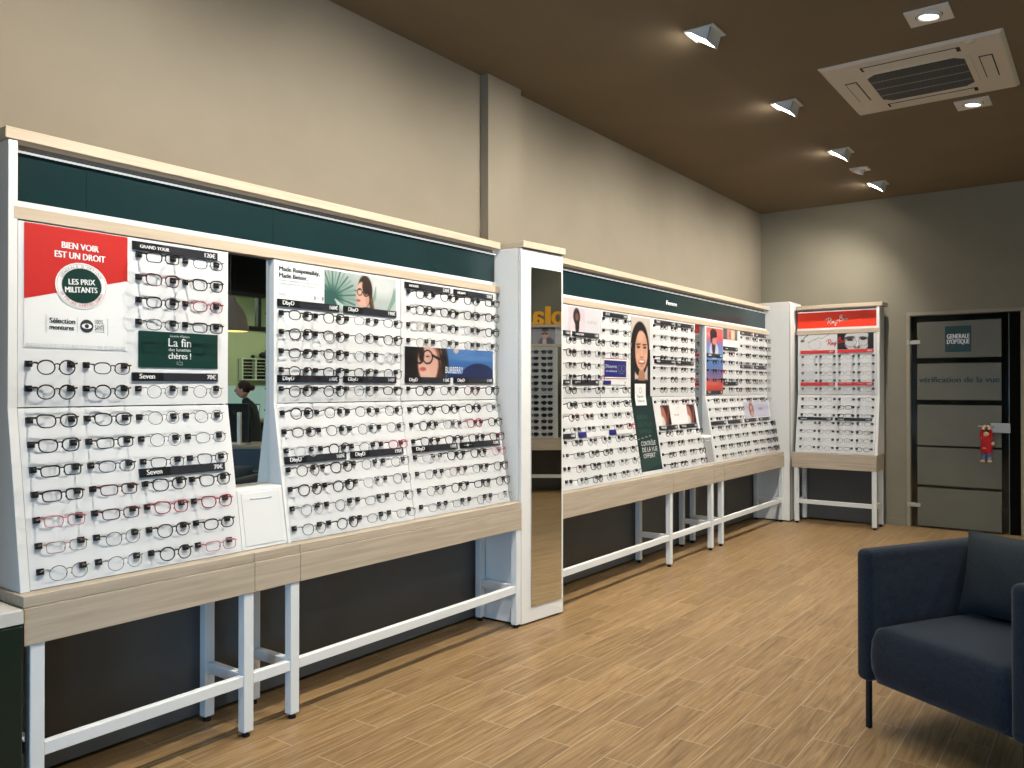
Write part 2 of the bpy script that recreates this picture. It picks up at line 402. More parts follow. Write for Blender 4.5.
table('L', 2.051, 2.281, 'narrow display table section under the tall mirror niche nearest the camera')
table('L', 2.281, 3.9, 'long display table under the two boards left of the white mirror column')
table('L', 4.33, 5.951, 'long display table right of the white mirror column, under the tall portrait')
table('L', 5.951, 6.77, 'display table section between the tall portrait and the second mirror niche')
table('L', 6.77, 7.0, 'narrow display table section under the mirror niche by the red and blue poster')
table('L', 7.0, 8.648, 'long display table running into the far white corner post')
table('B', -2.715, -1.885, 'oak-topped display table under the board with the orange-red sign', left=True)
table('S', -.80, -.30, 'display table section at the far end of the sunglasses display, seen in the column mirror', left=True)
table('S', -.30, .86, 'display table under the sunglasses board, seen in the column mirror', right=True)

# overhead fascia runs
M_glowline = mat('emissive_white', (255,255,252), .4, emit=1.5)  # white strip under the cap, given its own emission
M_soffit = mat('fascia_recess', (120,118,112), .7)
def fascia(run, x0, x1, seams, label, panel=M_teal, lip=0, side_r=False):
    r = root_of(run, 'overhead_fascia', (x0+x1)/2, 1.965)
    m = MB(); m.box(x0, x1+lip, -.008, .225, 2.233, 2.273, M_oakcap); m.obj('cap', r, .002, 1)
    e = .03 if run != 'B' else 0.0
    a0 = x0+(.028 if run == 'L' and x0 < 2 else .001)
    xs = [a0]+list(seams)+[x1-.001-(.03 if side_r else 0)]
    for a, b in zip(xs[:-1], xs[1:]):
        m = MB(); m.box(a+.0006, b-.0006, .038, .052, 2.036, 2.203, panel); m.obj('sign_panel', r)
    m = MB(); m.box(xs[0], xs[-1], .030, .052, 2.2035, 2.2085, M_glowline); m.obj('emissive_strip', r)
    m = MB(); m.box(xs[0], xs[-1], .052, .2, 2.0, 2.233, M_soffit); m.obj('backing', r)
    m = MB(); m.box(xs[0], xs[-1], .022, .05, 2.012, 2.0355, M_white); m.obj('white_trim', r)
    m = MB(); m.box(xs[0], xs[-1], -.004, .05, 1.970, 2.0115, M_oakcap); m.obj('lower_rail', r, .001, 1)
    return r
fs = fascia('L', 1.185, 3.9, [1.472, 2.29], '')
settle(fs); tag(fs, 'dark petrol-green overhead fascia with oak cap, near run left of the column', 'sign')
fs = fascia('L', 4.31, 8.648, [5.137, 5.94, 7.591], '')
m = MB(FLAT(.038)); m.text('Femme', 6.35, 2.10, .034, M_wink, .0008, 'C', width=.2, sy=1.1, b=.002); m.obj('lettering', fs)
settle(fs); tag(fs, 'dark petrol-green overhead fascia reading Femme, far run', 'sign')
fs = fascia('B', -2.715, -1.86, [], '', panel=M_rbred, side_r=True)
def script_logo(mb, x, z, w, m, off, th=None):
    """hand-lettered two-word signature drawn as slanting strokes rising to the right"""
    k = w; t = th or k*.016
    S = [[(.0,.20),(.06,.27),(.16,.30),(.24,.27),(.25,.20),(.18,.14),(.11,.12)], [(.14,.28),(.12,.16),(.09,.02)], [(.12,.13),(.19,.08),(.25,.0)],
         [(.34,.10),(.30,.13),(.27,.08),(.31,.04),(.35,.09),(.36,.14),(.36,.06),(.40,.05)], [(.42,.14),(.43,.08),(.47,.07),(.49,.15)], [(.49,.15),(.48,.05),(.45,-.06),(.42,-.07),(.43,.0),(.52,.08)],
         [(.52,.16),(.60,.18)], [(.66,.36),(.63,.22),(.61,.09)], [(.62,.33),(.68,.40),(.74,.38),(.72,.31),(.66,.27),(.74,.26),(.76,.19),(.70,.13),(.62,.13)],
         [(.84,.20),(.79,.22),(.77,.17),(.81,.14),(.85,.20),(.85,.15),(.88,.16)], [(.89,.24),(.88,.16),(.91,.23),(.95,.24),(.94,.18),(1.0,.22)]]
    for st in S:
        for (a, b), (c, d) in zip(st[:-1], st[1:]):
            dx, dz = c-a, d-b; L = math.hypot(dx, dz) or 1; nx, nz = -dz/L*t/k, dx/L*t/k; ex, ez = dx/L*t/k*.5, dz/L*t/k*.5
            mb.poly([(x+k*(a+nx-ex), z+k*(b+nz-ez)), (x+k*(a-nx-ex), z+k*(b-nz-ez)), (x+k*(c-nx+ex), z+k*(d-nz+ez)), (x+k*(c+nx+ex), z+k*(d+nz+ez))], m, off)
m = MB(FLAT(.038)); script_logo(m, -2.425, 2.072, .225, M_wink, .0008, .0036); m.obj('lettering', fs)
settle(fs); tag(fs, 'orange-red overhead fascia with white script lettering on the back wall', 'sign')

# clips ----------------------------------------------------------------------------
def clip_mesh():
    m = MB(); a = .0105; m.box(-a, a, -.009, .0, -a, a, M_black)
    m.box(-.004, .007, -.0095, -.0091, -.001, .001, M_gink); m.box(.0, .007, -.0095, -.0091, .003, .004, M_gink)
    return m.mesh('display_clip')
CLIP = clip_mesh()
RZ = [1.905,1.820,1.735,1.652,1.567,1.484,1.400,1.292,1.210,1.126,1.044,.960,.876,.792]
CS = .139
ANG = math.atan(SL)
def clip(root, x, z):
    o = bpy.data.objects.new('display_clip', CLIP); COL.objects.link(o); o.parent = root
    o.location = BOARD(x+.007, z, .001); o.rotation_euler = (0 if z > 1.335 else -ANG, 0, 0)
def slab(root, name, x0, x1, z0, z1, m=M_acryl, th=.014, y0=0, bevel=.0008):
    f = MB(); p = [BOARD(0, z0, y0)[1:], BOARD(0, z1, y0)[1:]]
    f.prism([(p[0][0], p[0][1]), (p[0][0]+th, p[0][1]), (p[1][0]+th, p[1][1]), (p[1][0], p[1][1])], x0, x1, 'x', m)
    return f.obj(name, root, bevel, 1)
def side_panel(root, x0, x1, ztop, yb=.2, off=.003):
    f = MB(); f.prism([(yb,.7355), (-.1-off,.7355), (-off,1.335), (-off,ztop), (yb,ztop)], x0, x1, 'x', M_white)
    return f.obj('side_panel', root, .001, 1)
def strip(root, x0, x1, z, brand, price, m1=M_strip, m2=M_stripd, h=.032):
    f = MB(BOARD); a, b = BOARD(0, z, .0065), BOARD(0, z+h, .0065); c, d = BOARD(0, z, .0005), BOARD(0, z+h, .0005)
    f.prism([(a[1],z),(c[1],z),(d[1],z+h),(b[1],z+h)], x0, x1, 'x', m1)
    f.quad(x0, x0+(x1-x0)*.34, z, z+h, m2, .0072)
    if brand: f.text(brand, x0+.028, z+h*.28, h*(.62 if len(brand) < 6 else .42), M_wink, .008, b=.0008)
    f.text(price, x1-.012, z+h*.26, h*.58, M_wink, .008, 'R', b=.0008)
    return f.obj('price_strip', root)
def board(run, x0, x1, cols, rows, label, group=None, ztop=1.966):
    r = root_of(run, 'eyewear_board', (x0+x1)/2, .735)
    slab(r, 'upper_panel', x0, x1, 1.337, ztop); slab(r, 'lower_panel', x0, x1, .7375, 1.333)
    for c, rr in zip(cols, rows):
        for i in rr:
            clip(r, c, RZ[i]); clip(r, c+CS, RZ[i])
    tag(r, label, 'display board', group); return r
ALLR = list(range(14)); LOW = list(range(7,14))
def picture(root, art, label=None, **k): return art.obj('poster', root, label=label, **k)

# --- board A -----------------------------------------------------------------------
rA = [[5,6]+LOW]*2+[[0,1,2,3,6]+LOW]*2
A = board('L', 1.227, 2.036, [1.252,1.445,1.639,1.831], rA, 'white eyewear board with the red and white poster, nearest the camera')
side_panel(A, 1.196, 1.225, 2.232)
f = MB(); f.box(2.024, 2.036, .016, .2, .74, 1.965, M_white); f.obj('side_panel', A)
f = MB(BOARD); f.quad(1.246, 1.604, 1.54, 1.963, M_wink, .002)
f.poly([(1.246,1.705),(1.604,1.80),(1.604,1.963),(1.246,1.963)], M_red, .003)
f.text('BIEN VOIR', 1.432, 1.892, .024, M_wink, .0038, 'C', width=.128, b=.0012); f.text('EST UN DROIT', 1.432, 1.858, .024, M_wink, .0038, 'C', width=.175, b=.0012)
cx, cz = 1.437, 1.765
f.disc(cx, cz, .092, .082, M_wink, .0042); f.disc(cx, cz, .087, .0775, M_gink, .0044, r_in=.985); f.disc(cx, cz, .069, .0615, M_dgreen, .0048); f.disc(cx, cz, .071, .0635, M_gink, .0046, r_in=.97)
f.text('LES PRIX', cx, cz+.004, .021, M_wink, .0056, 'C', width=.092, rot=.06, b=.001); f.text('MILITANTS', cx-.002, cz-.024, .021, M_wink, .0056, 'C', width=.112, rot=.06, b=.001)
def arc_text(f, s, cx, cz, rx, rz, a0, a1, size, m, off, flip=False):
    n = len(s)
    for i, ch in enumerate(s):
        if ch == ' ': continue
        a = a0+(a1-a0)*i/(n-1)
        f.text(ch, cx+rx*math.cos(a), cz+rz*math.sin(a), size, m, off, 'C', rot=a-math.pi/2+(math.pi if flip else 0))
arc_text(f, "GÉNÉRALE D'OPTIQUE", cx, cz, .073, .065, R(155), R(30), .009, M_ink, .0056)
arc_text(f, 'LA FIN DES LUNETTES CHÈRES', cx, cz, .081, .073, R(205), R(338), .009, M_rink, .0056, True)
f.text('Sélection', 1.328, 1.628, .019, M_ink, .003, width=.086, b=.0008); f.text('montures', 1.328, 1.605, .019, M_ink, .003, width=.082, b=.0008)
f.quad(1.421, 1.4222, 1.598, 1.652, M_gink, .003)
for a, b in ((1.316,1.3175),(1.530,1.5315)): f.quad(a, b, 1.592, 1.655, M_gink, .003)
f.disc(1.455, 1.623, .0235, .0235, M_ink, .003); f.disc(1.455, 1.623, .018, .0095, M_wink, .0034); f.disc(1.455, 1.623, .0075, .0075, M_ink, .0038)
f.text('100%', 1.484, 1.633, .016, M_ink, .003, width=.03); f.text('SANTÉ', 1.484, 1.611, .016, M_ink, .003, width=.034, sy=1.2); f.quad(1.484, 1.518, 1.604, 1.606, M_gink, .003)
for k in range(3): f.text('Monture et verres proposés dans le cadre de la sélection, voir conditions en magasin, offre valable toute l année', 1.252, 1.5515-.005*k, .0035, M_gink, .003, width=.345)
o = f.obj('poster', A); o['label'] = 'red and white poster with round dark seal'
f = MB(BOARD); f.quad(1.647, 1.985, 1.481, 1.619, M_dgreen, .004)
f.text("Générale d'Optique", 1.816, 1.601, .008, M_wink, .0048, 'C', width=.085); f.text('La fin', 1.816, 1.564, .034, M_wink, .0048, 'C', width=.096, b=.0005)
f.text('des lunettes', 1.816, 1.546, .013, M_wink, .0048, 'C', width=.094); f.text('chères !', 1.816, 1.516, .026, M_wink, .0048, 'C', width=.096, b=.0005)
for a, b, c, d in ((1.803,1.806,1.492,1.506),(1.808,1.810,1.492,1.503),(1.808,1.828,1.492,1.494),(1.826,1.828,1.492,1.503),(1.815,1.828,1.502,1.504),(1.815,1.817,1.502,1.511)): f.quad(a, b, c, d, M_gink, .0048)
o = f.obj('sign_card', A); o['label'] = 'dark green card with white lettering'
strip(A, 1.622, 1.982, 1.922, 'GRAND TOUR', '120€'); strip(A, 1.622, 1.985, 1.429, 'Seven', '70€'); strip(A, 1.628, 1.99, 1.069, 'Seven', '70€')
settle(A)

# --- mirror niches -------------------------------------------------------------------
def niche(run, x0, x1, label, grey=False):
    r = root_of(run, 'mirror_niche', (x0+x1)/2, .735)
    f = MB(); f.box(x0+.002, x1-.002, .025, .029, .985, 1.966, M_mirror); f.obj('mirror', r)
    f = MB(); f.box(x0, x1, .030, .045, .74, 1.966, M_white); f.obj('backing', r)
    f = MB(); y0 = BOARD(0,.7375,0)[1]; y1 = BOARD(0,.978,0)[1]
    f.prism([(y0,.7375),(.029,.7375),(.029,.984),(y1+.004,.984),(y1,.978)], x0+.002, x1-.002, 'x', M_white); lo = f.obj('drawer_box', r, .001, 1)
    f = MB(); yb = lambda z: BOARD(0,z,0)[1]
    f.prism([(yb(.752)-.003,.752),(yb(.752),.752),(yb(.965),.965),(yb(.965)-.003,.965)], x0+.018, x1-.018, 'x', M_acryl if not grey else mat('grey_card', (150,150,152), .6)); f.obj('front_flap', r, .001, 1)
    f = MB(); f.tube([( x0+.06+i*(x1-x0-.12)/5, yb(.94)-.005, .942-.002*math.sin(math.pi*i/5)) for i in range(6)], .002, M_white2, 6); f.obj('handle', r)
    settle(r); tag(r, label, 'mirror'); return r
niche('L', 2.0365, 2.263, 'narrow tall mirror in a white niche, nearest the camera')
niche('L', 6.742, 6.954, 'narrow tall mirror in a white niche beside the red and blue poster', True)

# --- board C -----------------------------------------------------------------------
rC = [[2,3,4,5,6]+LOW]*4
C = board('L', 2.283, 3.056, [2.294,2.487,2.676,2.870], rC, 'white eyewear board under the picture of a woman and palm leaves')
side_panel(C, 2.264, 2.281, 1.966)
f = MB(BOARD); f.quad(2.280, 2.548, 1.795, 1.960, mat('pale_grey_print', (222,228,226), .5), .002)
f.text('Made Responsibly,', 2.292, 1.921, .021, M_ink, .0028, width=.228, b=.0012); f.text('Made Better.', 2.292, 1.892, .021, M_ink, .0028, width=.158, b=.0012)
for k, (s, w) in enumerate((('Notre collection de lunettes plus', .225), ('responsables et fabriquées', .2))): f.text(s, 2.292, 1.876-.014*k, .008, M_gink, .0028, width=w)
f.text('DbyD', 2.292, 1.812, .012, M_gink, .0028)
f.quad(2.485, 2.498, 1.808, 1.824, M_gink, .0028); f.quad(2.532, 2.544, 1.808, 1.826, M_gink, .0028); f.quad(2.503, 2.526, 1.814, 1.816, M_gink, .0028)
o = f.obj('poster', C); o['label'] = 'pale text poster'
a = Art(2.549, 3.02, 1.764, 1.955, .0035, (204,210,206))
a.ell(.1,.4,.42,.55,(150,172,162),.8); a.ell(.75,.2,.25,.6,(186,196,190),.9); a.ell(.8,.8,.2,.3,(220,224,222),.9)
for k in range(22):
    t = 2.9-k*.185; a.line(.11,.38,.11+.30*math.cos(t),.38+.75*math.sin(t)*.9,.012,(58,104,92) if k%2 else (120,160,145),.7)
a.ell(.08,.25,.14,.35,(48,92,86),.7)
for k in range(8): a.line(.14,.3,.22+.03*k,-.05,.008,(200,215,205),.8)
for bx, s in ((.70,-1),(.97,-1),(.99,-1)):
    for k in range(7): a.line(bx,.75-.05*k,bx+s*(.03+.02*k),.45-.08*k,.01,(130,165,150),.9)
a.ell(.545,.60,.105,.40,(52,34,28),.15); a.line(.61,.55,.665,.02,.035,(74,46,34),.4); a.line(.635,.4,.68,.03,.012,(150,100,60),.8)
a.ell(.505,.46,.082,.36,(226,180,160),.14,.1); a.ell(.57,.66,.06,.22,(52,34,28),.3,.4); a.ell(.575,.38,.03,.14,(215,165,145),.4)
a.ell(.45,.34,.03,.03,(170,80,80),.5); a.line(.45,.62,.49,.63,.008,(60,40,35)); a.line(.52,.62,.56,.63,.008,(60,40,35))
a.ring(.47,.56,.033,.085,.2,(30,26,26)); a.ring(.555,.55,.036,.085,.2,(30,26,26)); a.line(.59,.58,.63,.55,.006,(30,26,26)); a.line(.40,.58,.44,.59,.005,(60,56,56))
a.ell(.57,.05,.10,.14,(22,24,28),.2)
picture(C, a, 'picture of a woman in glasses before palm leaves', off=.002)
for zz, pr in ((1.763,('160€','190€')),(1.428,('190€','160€')),(1.069,('160€','190€'))):
    d = .008 if zz < 1.2 else 0
    strip(C, 2.280+d, 2.636+d, zz, 'DbyD', pr[0]); strip(C, 2.664+d, 3.020+d, zz, 'DbyD', pr[1])
settle(C)

# --- board D -----------------------------------------------------------------------
rD = [[0,1,2,3,6]+LOW]*4
D = board('L', 3.060, 3.868, [3.101,3.293,3.490,3.682], rD, 'white eyewear board with the blue landscape picture, left of the white column')
a = Art(3.085, 3.832, 1.461, 1.62, .0045, (60,104,168)); a.grad([(0,(70,120,185)),(.5,(60,110,175)),(1,(84,130,190))])
a.ell(.75,.7,.3,.1,(90,140,200),.9); a.rect(0,.42,0,1,(14,16,20)); a.ell(.27,.45,.16,.75,(72,44,34),.2,.1)
for k in range(9): a.line(.30+.015*k,.95,.33+.018*k,.35,.006,(168,120,84) if k%2 else (60,36,28),.8)
a.ell(.235,.45,.10,.75,(232,186,166),.12,.12); a.ell(.17,.8,.03,.3,(40,26,22),.5); a.ell(.185,.27,.035,.07,(196,90,90),.4); a.ell(.30,.5,.05,.5,(226,176,156),.5)
a.rect(0,.13,0,1,(10,12,16)); a.ring(.235,.68,.052,.22,.17,(40,16,18)); a.ring(.15,.66,.035,.20,.22,(40,16,18)); a.line(.285,.75,.36,.62,.012,(28,14,14)); a.ell(.235,.70,.022,.035,(150,104,92),.6); a.ell(.235,.70,.010,.03,(70,46,40),.6)
a.ell(.42,.5,.04,.5,(30,26,30),.6); a.ell(.55,.97,.03,.12,(214,190,180),.5)
a.ell(.82,.10,.20,.42,(24,38,84),.06); a.rect(.45,1,0,.12,(24,38,84))
picture(D, a, 'picture of a face in dark glasses and a blue landscape', off=.002)
f = MB(BOARD); f.text('BURBERRY', 3.405, 1.486, .032, M_wink, .0035, width=.150, sy=1.15); f.obj('lettering', D)
strip(D, 3.084, 3.442, 1.922, 'MICHAEL', '230€'); strip(D, 3.474, 3.828, 1.922, 'MICHAEL', '230€')
strip(D, 3.085, 3.442, 1.429, 'DbyD', '110€'); strip(D, 3.474, 3.830, 1.429, 'DbyD', '110€')
strip(D, 3.095, 3.455, 1.069, 'DbyD', '110€'); strip(D, 3.479, 3.838, 1.069, '—o—', '110€')
settle(D)

# --- board E1 ----------------------------------------------------------------------
rE = [[2,3,4,5,6]+LOW]*4
E1 = board('L', 4.335, 5.094, [4.348,4.540,4.731,4.923], rE, 'white eyewear board just right of the white mirror column')
a = Art(4.34, 5.09, 1.79, 1.957, .005, (226,224,228)); a.rect(.44,.72,0,1,(222,206,214))
a.ell(.575,.62,.06,.34,(40,30,32),.2); a.ell(.585,.25,.035,.30,(30,24,26),.3); a.ell(.58,.60,.03,.16,(120,84,74),.4); a.ell(.50,.2,.04,.3,(236,220,226),.5); a.ell(.67,.2,.045,.3,(234,214,222),.5)
picture(E1, a, 'pale picture of a dark-haired figure in profile')
f = MB(BOARD); f.text('MESURE', 4.40, 1.858, .02, M_gink, .003, width=.13); f.text('COLLECTION', 4.905, 1.855, .02, M_gink, .003, width=.13); f.obj('lettering', E1)
strip(E1, 4.34, 4.684, 1.758, 'GUESS', '130€'); strip(E1, 4.715, 5.067, 1.758, 'COLLECTION', '130€')
strip(E1, 4.34, 4.684, 1.428, 'DbyD', '110€'); strip(E1, 4.715, 5.067, 1.428, 'IN STYLE', '90€')
strip(E1, 4.34, 4.684, 1.068, 'DbyD', '110€')
f = MB(BOARD); f.quad(4.714, 4.825, 1.068, 1.104, M_navy, .0065); f.quad(4.825, 5.09, 1.068, 1.10, M_wink, .005); f.obj('price_strip', E1)
settle(E1)
# --- board E2 ----------------------------------------------------------------------
E2 = board('L', 5.097, 5.515, [5.125,5.317], [[0,1,2,3,6]+LOW]*2, 'narrow white eyewear board with the navy sign, beside the tall portrait')
strip(E2, 5.13, 5.489, 1.922, 'BOSS', '150€')
f = MB(BOARD); f.quad(5.127, 5.487, 1.472, 1.622, M_rink, .003); f.quad(5.131, 5.483, 1.476, 1.617, M_wink, .0035); f.quad(5.142, 5.472, 1.485, 1.606, M_navy, .0042)
f.text('Découvrez', 5.165, 1.552, .026, M_wink, .005, width=.16); f.text('nos collections', 5.165, 1.522, .016, M_wink, .005, width=.16)
f.disc(5.37, 1.55, .03, .024, M_gink, .005, r_in=.9); f.disc(5.43, 1.55, .03, .024, M_gink, .005, r_in=.9); f.quad(5.36, 5.44, 1.512, 1.515, M_gink, .005)
o = f.obj('sign_card', E2); o['label'] = 'navy sign card edged in red'
f = MB(BOARD); f.quad(5.127, 5.241, 1.429, 1.459, M_navy, .005); f.quad(5.241, 5.487, 1.429, 1.459, M_wink, .005); f.text('90€', 5.47, 1.437, .015, M_ink, .0058, 'R'); f.obj('price_strip', E2)
f = MB(BOARD); f.quad(5.138, 5.242, 1.067, 1.104, M_navy, .0065); f.quad(5.242, 5.49, 1.068, 1.1, M_wink, .005); f.obj('price_strip', E2)
settle(E2)
# --- portrait panel ------------------------------------------------------------------
P = root_of('L', 'portrait_panel', 5.71, .735)
slab(P, 'upper_panel', 5.518, 5.905, 1.337, 1.966); slab(P, 'lower_panel', 5.518, 5.905, .7375, 1.333)
a = Art(5.548, 5.874, 1.34, 1.953, .005, (214,202,192))
a.ell(.47,.60,.47,.345,(22,17,18),.07); a.rect(0,.20,0,.62,(18,16,18)); a.rect(.86,1,0,.60,(20,17,18)); a.ell(.5,.02,.9,.20,(14,20,22),.12); a.ell(.55,.24,.17,.12,(188,132,106),.15)
a.ell(.545,.58,.32,.25,(222,168,138),.05); a.ell(.54,.52,.30,.185,(222,168,138),.06); a.ell(.50,.76,.15,.07,(232,184,156),.5)
a.ell(.5,.06,.8,.14,(14,20,22),.1); a.ell(.36,.50,.10,.045,(236,180,150),.9); a.ell(.74,.50,.09,.045,(236,180,150),.9); a.ell(.55,.53,.04,.07,(238,190,162),.8)
for x in (.39,.71): a.ell(x,.622,.085,.016,(70,44,38),.5); a.line(x-.10,.655,x+.09,.662,.022,(48,32,28)); a.ell(x,.622,.03,.014,(18,12,12),.4)
a.ell(.55,.495,.075,.012,(186,118,96),.7); a.ell(.55,.435,.17,.030,(160,70,62),.25); a.ell(.55,.442,.14,.016,(248,242,236),.3); a.ell(.55,.385,.06,.012,(200,140,112),.9)
for k in range(8): a.line(.08+.012*k,.62,.05+.02*k,.1,.01,(40,32,32) if k%2 else (20,16,18),.6)
picture(P, a, 'large printed portrait of a smiling dark-haired woman')
a = Art(5.548, 5.90, .768, 1.34, .006, (12,46,44)); a.ell(.25,1.0,.5,.05,(12,26,28),.5)
for k in range(16): a.line(0,.01+.012*k-.02,1,.05+.012*k+.03,.008,(70,96,92) if k%2 else (12,46,44),.6)
a.rect(0,1,.17,.19,(12,46,44)); a.line(.05,.43,.75,.47,.006,(160,180,176))
picture(P, a, 'dark green lower half of the poster')
f = MB(BOARD)
for i, (s, z, w) in enumerate((('CONTRÔLE', .962, .24), ('DE LA VUE', .915, .25), ('OFFERT', .868, .20))): f.text(s, 5.60+.006*i, z, .042, M_wink, .0035, width=w, sy=.85)
M_fade = mat('faded_ink', (52,92,86), .5)
for s, z, w in (('RIEN', 1.165, .16), ('DE PLUS', 1.11, .22), ('SIMPLE', 1.055, .2)): f.text(s, 5.60, z, .04, M_fade, .0035, width=w, sy=.8)
f.obj('lettering', P)
f = MB(BOARD); f.quad(5.60, 5.78, 1.27, 1.437, M_wink, .009); f.disc(5.69, 1.385, .022, .022, M_gink, .0098, r_in=.8); f.text('Santé', 5.69, 1.33, .02, M_ink, .0098, 'C', width=.10); f.text('Vision', 5.69, 1.295, .022, M_ink, .0098, 'C', width=.12)
f.obj('card', P); settle(P); tag(P, 'tall panel with a smiling woman portrait above dark green', 'poster')

# --- board F -----------------------------------------------------------------------
F_ = board('L', 5.908, 6.738, [5.93,6.122,6.325,6.517], [[0,1,2,3,4,5,6,7,10,11,12,13]]*4, 'white eyewear board between the tall portrait and the second mirror')
f = MB(); f.box(6.726, 6.738, .016, .2, .74, 1.965, M_white); f.obj('side_panel', F_)
for zz in (1.922, 1.603): strip(F_, 5.948, 6.31, zz, 'DbyD', '110€'); strip(F_, 6.34, 6.70, zz, 'DbyD', '130€')
f = MB(BOARD); f.quad(6.0, 6.69, 1.104, 1.264, M_wink, .002); f.text('Collection', 6.345, 1.235, .01, M_gink, .0028, 'C'); f.text('VOGUE', 6.30, 1.175, .014, M_ink, .0028, 'C', width=.09)
o = f.obj('poster', F_)
for x0 in (6.019, 6.517):
    a = Art(x0, x0+.165, 1.104, 1.264, .006, (70,34,30)); a.ell(.15,.45,.35,.5,(190,120,100),.3,.25); a.ell(.8,.4,.25,.7,(50,24,22),.5); a.line(.9,1,.55,0,.06,(150,84,70)); a.ell(.05,.1,.25,.35,(235,232,228),.2); picture(F_, a, off=.003)
strip(F_, 5.947, 6.285, 1.068, 'VOGUE', '130€'); strip(F_, 6.328, 6.68, 1.068, 'VOGUE', '130€')
settle(F_)
# --- board G -----------------------------------------------------------------------
G = board('L', 6.976, 7.765, [6.998,7.19,7.385,7.577], [[3,4,5]+LOW]*2+[[2,3,4,5,6]+LOW]*2, 'white eyewear board with the tall red and blue poster')
side_panel(G, 6.956, 6.974, 1.966)
a = Art(6.985, 7.374, 1.35, 1.955, .008, (90,120,190)); a.grad([(0,(214,70,62)),(.15,(226,84,72)),(.27,(130,110,160)),(.45,(90,130,190)),(.62,(110,160,210)),(.75,(130,130,190)),(.86,(224,104,110)),(1,(232,110,96))])
a.ell(.2,.9,.2,.03,(240,150,130),.6); a.ell(.8,.84,.25,.03,(236,90,100),.6); a.ell(.35,.16,.4,.03,(236,110,90),.6)
a.ell(.45,.66,.27,.13,(206,214,236),.15); a.ell(.43,.74,.11,.14,(60,34,40),.3); a.ell(.46,.83,.14,.08,(226,140,130),.15); a.ell(.42,.92,.21,.07,(50,30,36),.15); a.ell(.30,.85,.07,.08,(50,30,36),.3); a.ell(.52,.88,.12,.018,(30,20,26),.3)
picture(G, a, 'red and blue poster of a figure in sunglasses')
a = Art(7.38, 7.74, 1.866, 1.966, .008, (226,196,170)); a.rect(0,.28,0,1,(78,96,104)); a.rect(.30,.36,0,1,(206,90,80)); a.ell(.47,.5,.07,.5,(196,80,76),.4); a.rect(.82,1,0,1,(110,120,100)); a.ell(.66,.5,.12,.4,(240,216,180),.5); picture(G, a)
f = MB(BOARD); f.quad(7.38, 7.74, 1.80, 1.864, M_wink, .002); f.text('EMPORIO', 7.68, 1.84, .01, M_gink, .0028, 'R'); f.obj('card', G)
strip(G, 6.993, 7.35, 1.688, 'DbyD', '130€'); strip(G, 6.985, 7.35, 1.35, 'DbyD', '90€')
strip(G, 7.385, 7.738, 1.765, 'ARMANI', '150€'); strip(G, 7.385, 7.738, 1.433, 'DbyD', '150€')
strip(G, 6.99, 7.336, 1.07, '', '90€'); strip(G, 7.39, 7.742, 1.07, '', '110€')
settle(G)
# --- board H -----------------------------------------------------------------------
H = board('L', 7.768, 8.60, [7.83,8.02,8.215,8.405], [[0,1,2,3,4,5,6,7,10,11,12,13]]*4, 'white eyewear board with the small lilac card, next to the far corner post')
a = Art(7.85, 8.57, 1.112, 1.268, .008, (214,212,232)); a.ell(.28,.5,.09,.45,(150,90,80),.2); a.ell(.28,.62,.05,.16,(220,170,150),.3); a.ell(.30,.2,.05,.25,(210,170,150),.3); picture(H, a, 'lilac card with a small figure')
f = MB(BOARD); f.text('EYES', 8.25, 1.18, .025, M_ink, .003, width=.12); f.obj('lettering', H)
strip(H, 7.816, 8.157, 1.932, 'DbyD', '110€'); strip(H, 8.208, 8.55, 1.932, 'DbyD', '110€'); strip(H, 7.814, 8.156, 1.603, 'DbyD', '110€'); strip(H, 8.205, 8.55, 1.603, 'DbyD', '110€')
strip(H, 7.82, 8.167, 1.072, 'DbyD', '90€'); strip(H, 8.215, 8.552, 1.072, 'DbyD', '90€')
settle(H)
# --- back wall board -----------------------------------------------------------------
cB = [-2.655,-2.470,-2.282,-2.094]
B = board('B', -2.70, -1.922, cB, [[2,3,4,5,6]+LOW]*4, 'white eyewear board on the back wall with red price strips')
side_panel(B, -1.919, -1.889, 2.232)
a = Art(-2.675, -2.30, 1.80, 1.966, .006, (236,236,234)); a.line(.02,.62,.22,1,.012,(50,50,52)); a.line(.04,.6,.10,.62,.03,(50,50,52)); a.line(.2,.5,.5,.78,.008,(120,120,120)); a.line(.5,.78,.62,.72,.008,(120,120,120)); a.line(.62,.78,.8,1,.008,(120,120,120)); a.ring(.40,.35,.17,.32,.04,(170,170,172))
picture(B, a, 'pale picture of a thin wire frame')
a = Art(-2.298, -1.945, 1.803, 1.966, .005, (18,18,18)); a.ell(.55,.55,.36,.75,(214,214,214),.1); a.rect(0,.2,0,1,(14,14,14)); a.ell(.34,.72,.14,.10,(40,40,40),.5,.1); a.ell(.72,.70,.11,.08,(50,50,50),.5,-.1)
a.ell(.36,.58,.09,.06,(20,20,20),.4); a.ell(.72,.62,.08,.06,(20,20,20),.4); a.ell(.55,.14,.08,.10,(30,30,30),.5); a.ell(.54,.35,.05,.28,(236,236,236),.8)
a.ring(.37,.45,.16,.30,.06,(90,90,90)); a.ring(.72,.48,.13,.28,.06,(90,90,90)); a.ell(.92,.4,.08,.7,(20,20,20),.3); a.rect(.0,.16,.15,.6,(30,30,30))
picture(B, a, 'black and white close-up of a face in round glasses')
f = MB(BOARD); script_logo(f, -2.41, 1.85, .20, M_rink, .004, .003); f.obj('lettering', B)
M_redd = mat('red_strip', (206,48,44), .45)
for zz in (1.768, 1.432): strip(B, -2.671, -2.321, zz, '', '180€', M_redd, M_redd); strip(B, -2.295, -1.945, zz, '', '180€', M_redd, M_redd)
strip(B, -2.685, -2.335, 1.072, 'OAKLEY', '150€', h=.03); strip(B, -2.31, -1.955, 1.072, 'OAKLEY', '150€', h=.03)
